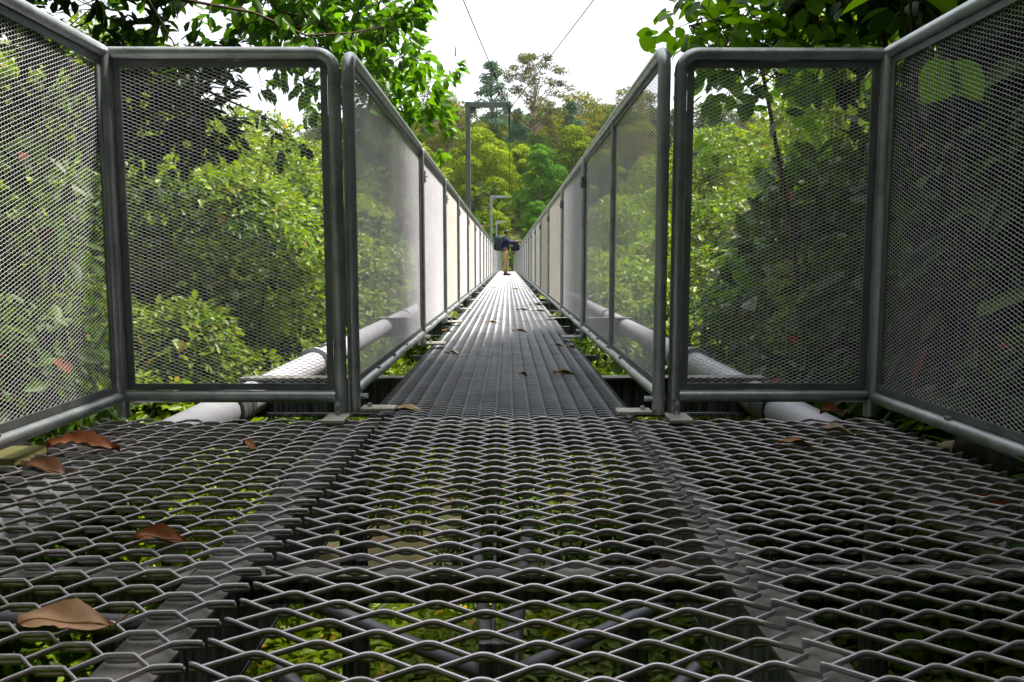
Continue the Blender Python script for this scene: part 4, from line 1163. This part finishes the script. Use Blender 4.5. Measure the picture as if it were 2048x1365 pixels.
# tall sparse tree with pale trunk
def sparse_tree(seed, h, r, n_tips, leaf, per, mat, bark, clear=0.45, flat=0.45, clump=0.13, conic=False):
    r_ = np.random.default_rng(seed)
    mb = MB()
    tp = np.array([(0, 0, -1), (0.01 * h, 0, 0.3 * h), (-0.01 * h, 0, clear * h), (0.015 * h, 0, 0.7 * h), (0, 0, 0.92 * h)])
    mb.tube(tp, [0.019 * h, 0.015 * h, 0.012 * h, 0.007 * h, 0.003 * h], 8)
    cs, rs = [], []
    for i in range(n_tips):
        t_ = r_.random()
        z = clear + (1 - clear) * t_
        pr = (1 - t_) ** 0.8 if conic else math.sqrt(max(0.03, 1 - (2 * t_ - 0.85) ** 2 * 0.75))
        a_ = r_.random() * 2 * math.pi
        q = r * pr * math.sqrt(r_.uniform(0.15, 1))
        c = np.array([q * math.cos(a_), q * math.sin(a_), z * h])
        b = np.array([0, 0, max(clear * h * 0.85, z * h - q * 0.9)])
        mb.tube([b, (b + c) / 2 + np.array([0, 0, -0.05 * q]), c], [0.0045 * h, 0.003 * h, 0.0012 * h], 5)
        cs.append(c); rs.append(r * clump * 1.9 * r_.uniform(0.6, 1.2))
    ne = np.array([per] * n_tips)
    v_, f_ = puff_leaves(r_, cs, rs, ne, leaf, 'quad', up=0.2, droop=0.1, squash=flat, inner=0.2)
    return mb.mesh('trunk', bark, True), mesh_np('crown', v_, f_, mat)
S1 = sparse_tree(401, 17.5, 5.4, 54, 0.26, 190, 'l_tall', 'bark_pink', clear=0.46, flat=0.40, clump=0.10)
tree_thing('tall_tree', 'tall slender tree with sparse crown and pale pink trunk above the forest', 3.85, 115, S1[0], S1[1], 1.0, 0.4, z=12.2)
S2 = sparse_tree(402, 20.0, 6.0, 90, 0.34, 100, 'l_blue', 'bark', clear=0.2, conic=True, flat=0.35, clump=0.1)
tree_thing('tall_tree', 'blue green conical tree behind the tip of the tall gantry', -2.6, 130, S2[0], S2[1], 1.0, 1.4, z=12.5)
tree_thing('tall_tree', 'lone far tree on the ridge beside the leafy overhang', -13.6, 165, S1[0], S1[1], 0.85, 2.4, z=20.5)

# ------------------------------------------------------------------ hillside forest
HT = [puff_tree(500 + k, 9.0, 3.4, 26, 0.42, 4200, m, 'quad', base=0.25, puff=0.34) for k, m in enumerate(('l_hill', 'l_hill', 'l_hill_olive', 'l_hill_olive'))]
HT.append(sparse_tree(505, 12.0, 4.2, 50, 0.40, 70, 'l_hill_olive', 'bark_pink', clear=0.35))
HT.append(sparse_tree(506, 13.0, 3.4, 55, 0.40, 70, 'l_blue', 'bark', clear=0.25, conic=True, flat=0.6))
HLAB = ['dark green round crowned tree in the hillside forest'] * 2 + ['olive round crowned tree in the hillside forest'] * 2 + \
       ['open crowned tree with pale trunk in the hillside forest', 'blue green pointed tree in the hillside forest']
rf = np.random.default_rng(77)
k = 0
for yy in np.concatenate([np.arange(98, 175, 7.0), np.arange(178, 262, 12.0)]):
    half = 0.34 * yy
    x = -half * 1.25
    while x < half:
        x += rf.uniform(4.5, 8.5) * (1 + (yy - 98) / 220)
        yj = yy + rf.uniform(-3, 3)
        u_ = x / yj
        if abs(u_) > 0.17 and rf.random() < 0.45:
            continue
        v_ = rf.choice([0, 1, 2, 3, 4, 5], p=[.33, .31, .11, .07, .1, .08])
        if u_ > 0.03 and rf.random() < 0.35:
            v_ = rf.choice([2, 3, 4])
        s = rf.uniform(0.7, 1.15) * (0.8 if yy < 130 else 1.0)
        tree_thing('hillside_tree', HLAB[v_], float(x), float(yj), HT[v_][0], HT[v_][1], float(s), float(rf.random() * 6), 'trees of the hillside forest')
        k += 1
# low scrub that fills the forest floor between the trunks
n = 16000
sx = rf.uniform(-0.34, 0.3, n); sy = rf.uniform(66, 270, n) ** 1.0
sx = sx * sy
P = np.stack([sx, sy, ground_h(sx, sy) + rf.uniform(0, 1.6, n)], -1)
A = rdir(rf, n); A[:, 2] *= 0.5
N = rf.normal(size=(n, 3)) * 0.6; N[:, 2] += 0.7; N[:, 1] -= 0.5
v, f = leaves(P, A, N, rf.uniform(0.6, 1.6, n), 'quad')
sc_ = obj('forest_scrub', mesh_np('forest_scrub', v, f, 'l_hill'))
sc_['kind'] = 'stuff'
tag(sc_, 'green scrub covering the forest floor of the far hillside', 'scrub')
print('hill trees', k)

# ------------------------------------------------------------------ thin haze over the valley
hz = bpy.data.materials.new('haze')
hz.use_nodes = True
hn = hz.node_tree.nodes
hn.clear()
ho = hn.new('ShaderNodeOutputMaterial')
hv_ = hn.new('ShaderNodeVolumePrincipled')
hv_.inputs['Color'].default_value = (0.80, 0.90, 1.0, 1)
hv_.inputs['Density'].default_value = 0.00016
hv_.inputs['Anisotropy'].default_value = 0.2
hz.node_tree.links.new(hv_.outputs[0], ho.inputs['Volume'])
hb = MB().box((-440, -90, -16), (440, 720, 90)).build('haze', hz)
hb['kind'] = 'stuff'
tag(hb, 'thin bluish haze hanging over the valley and far hillside', 'haze')
SC.cycles.volume_bounces = 0
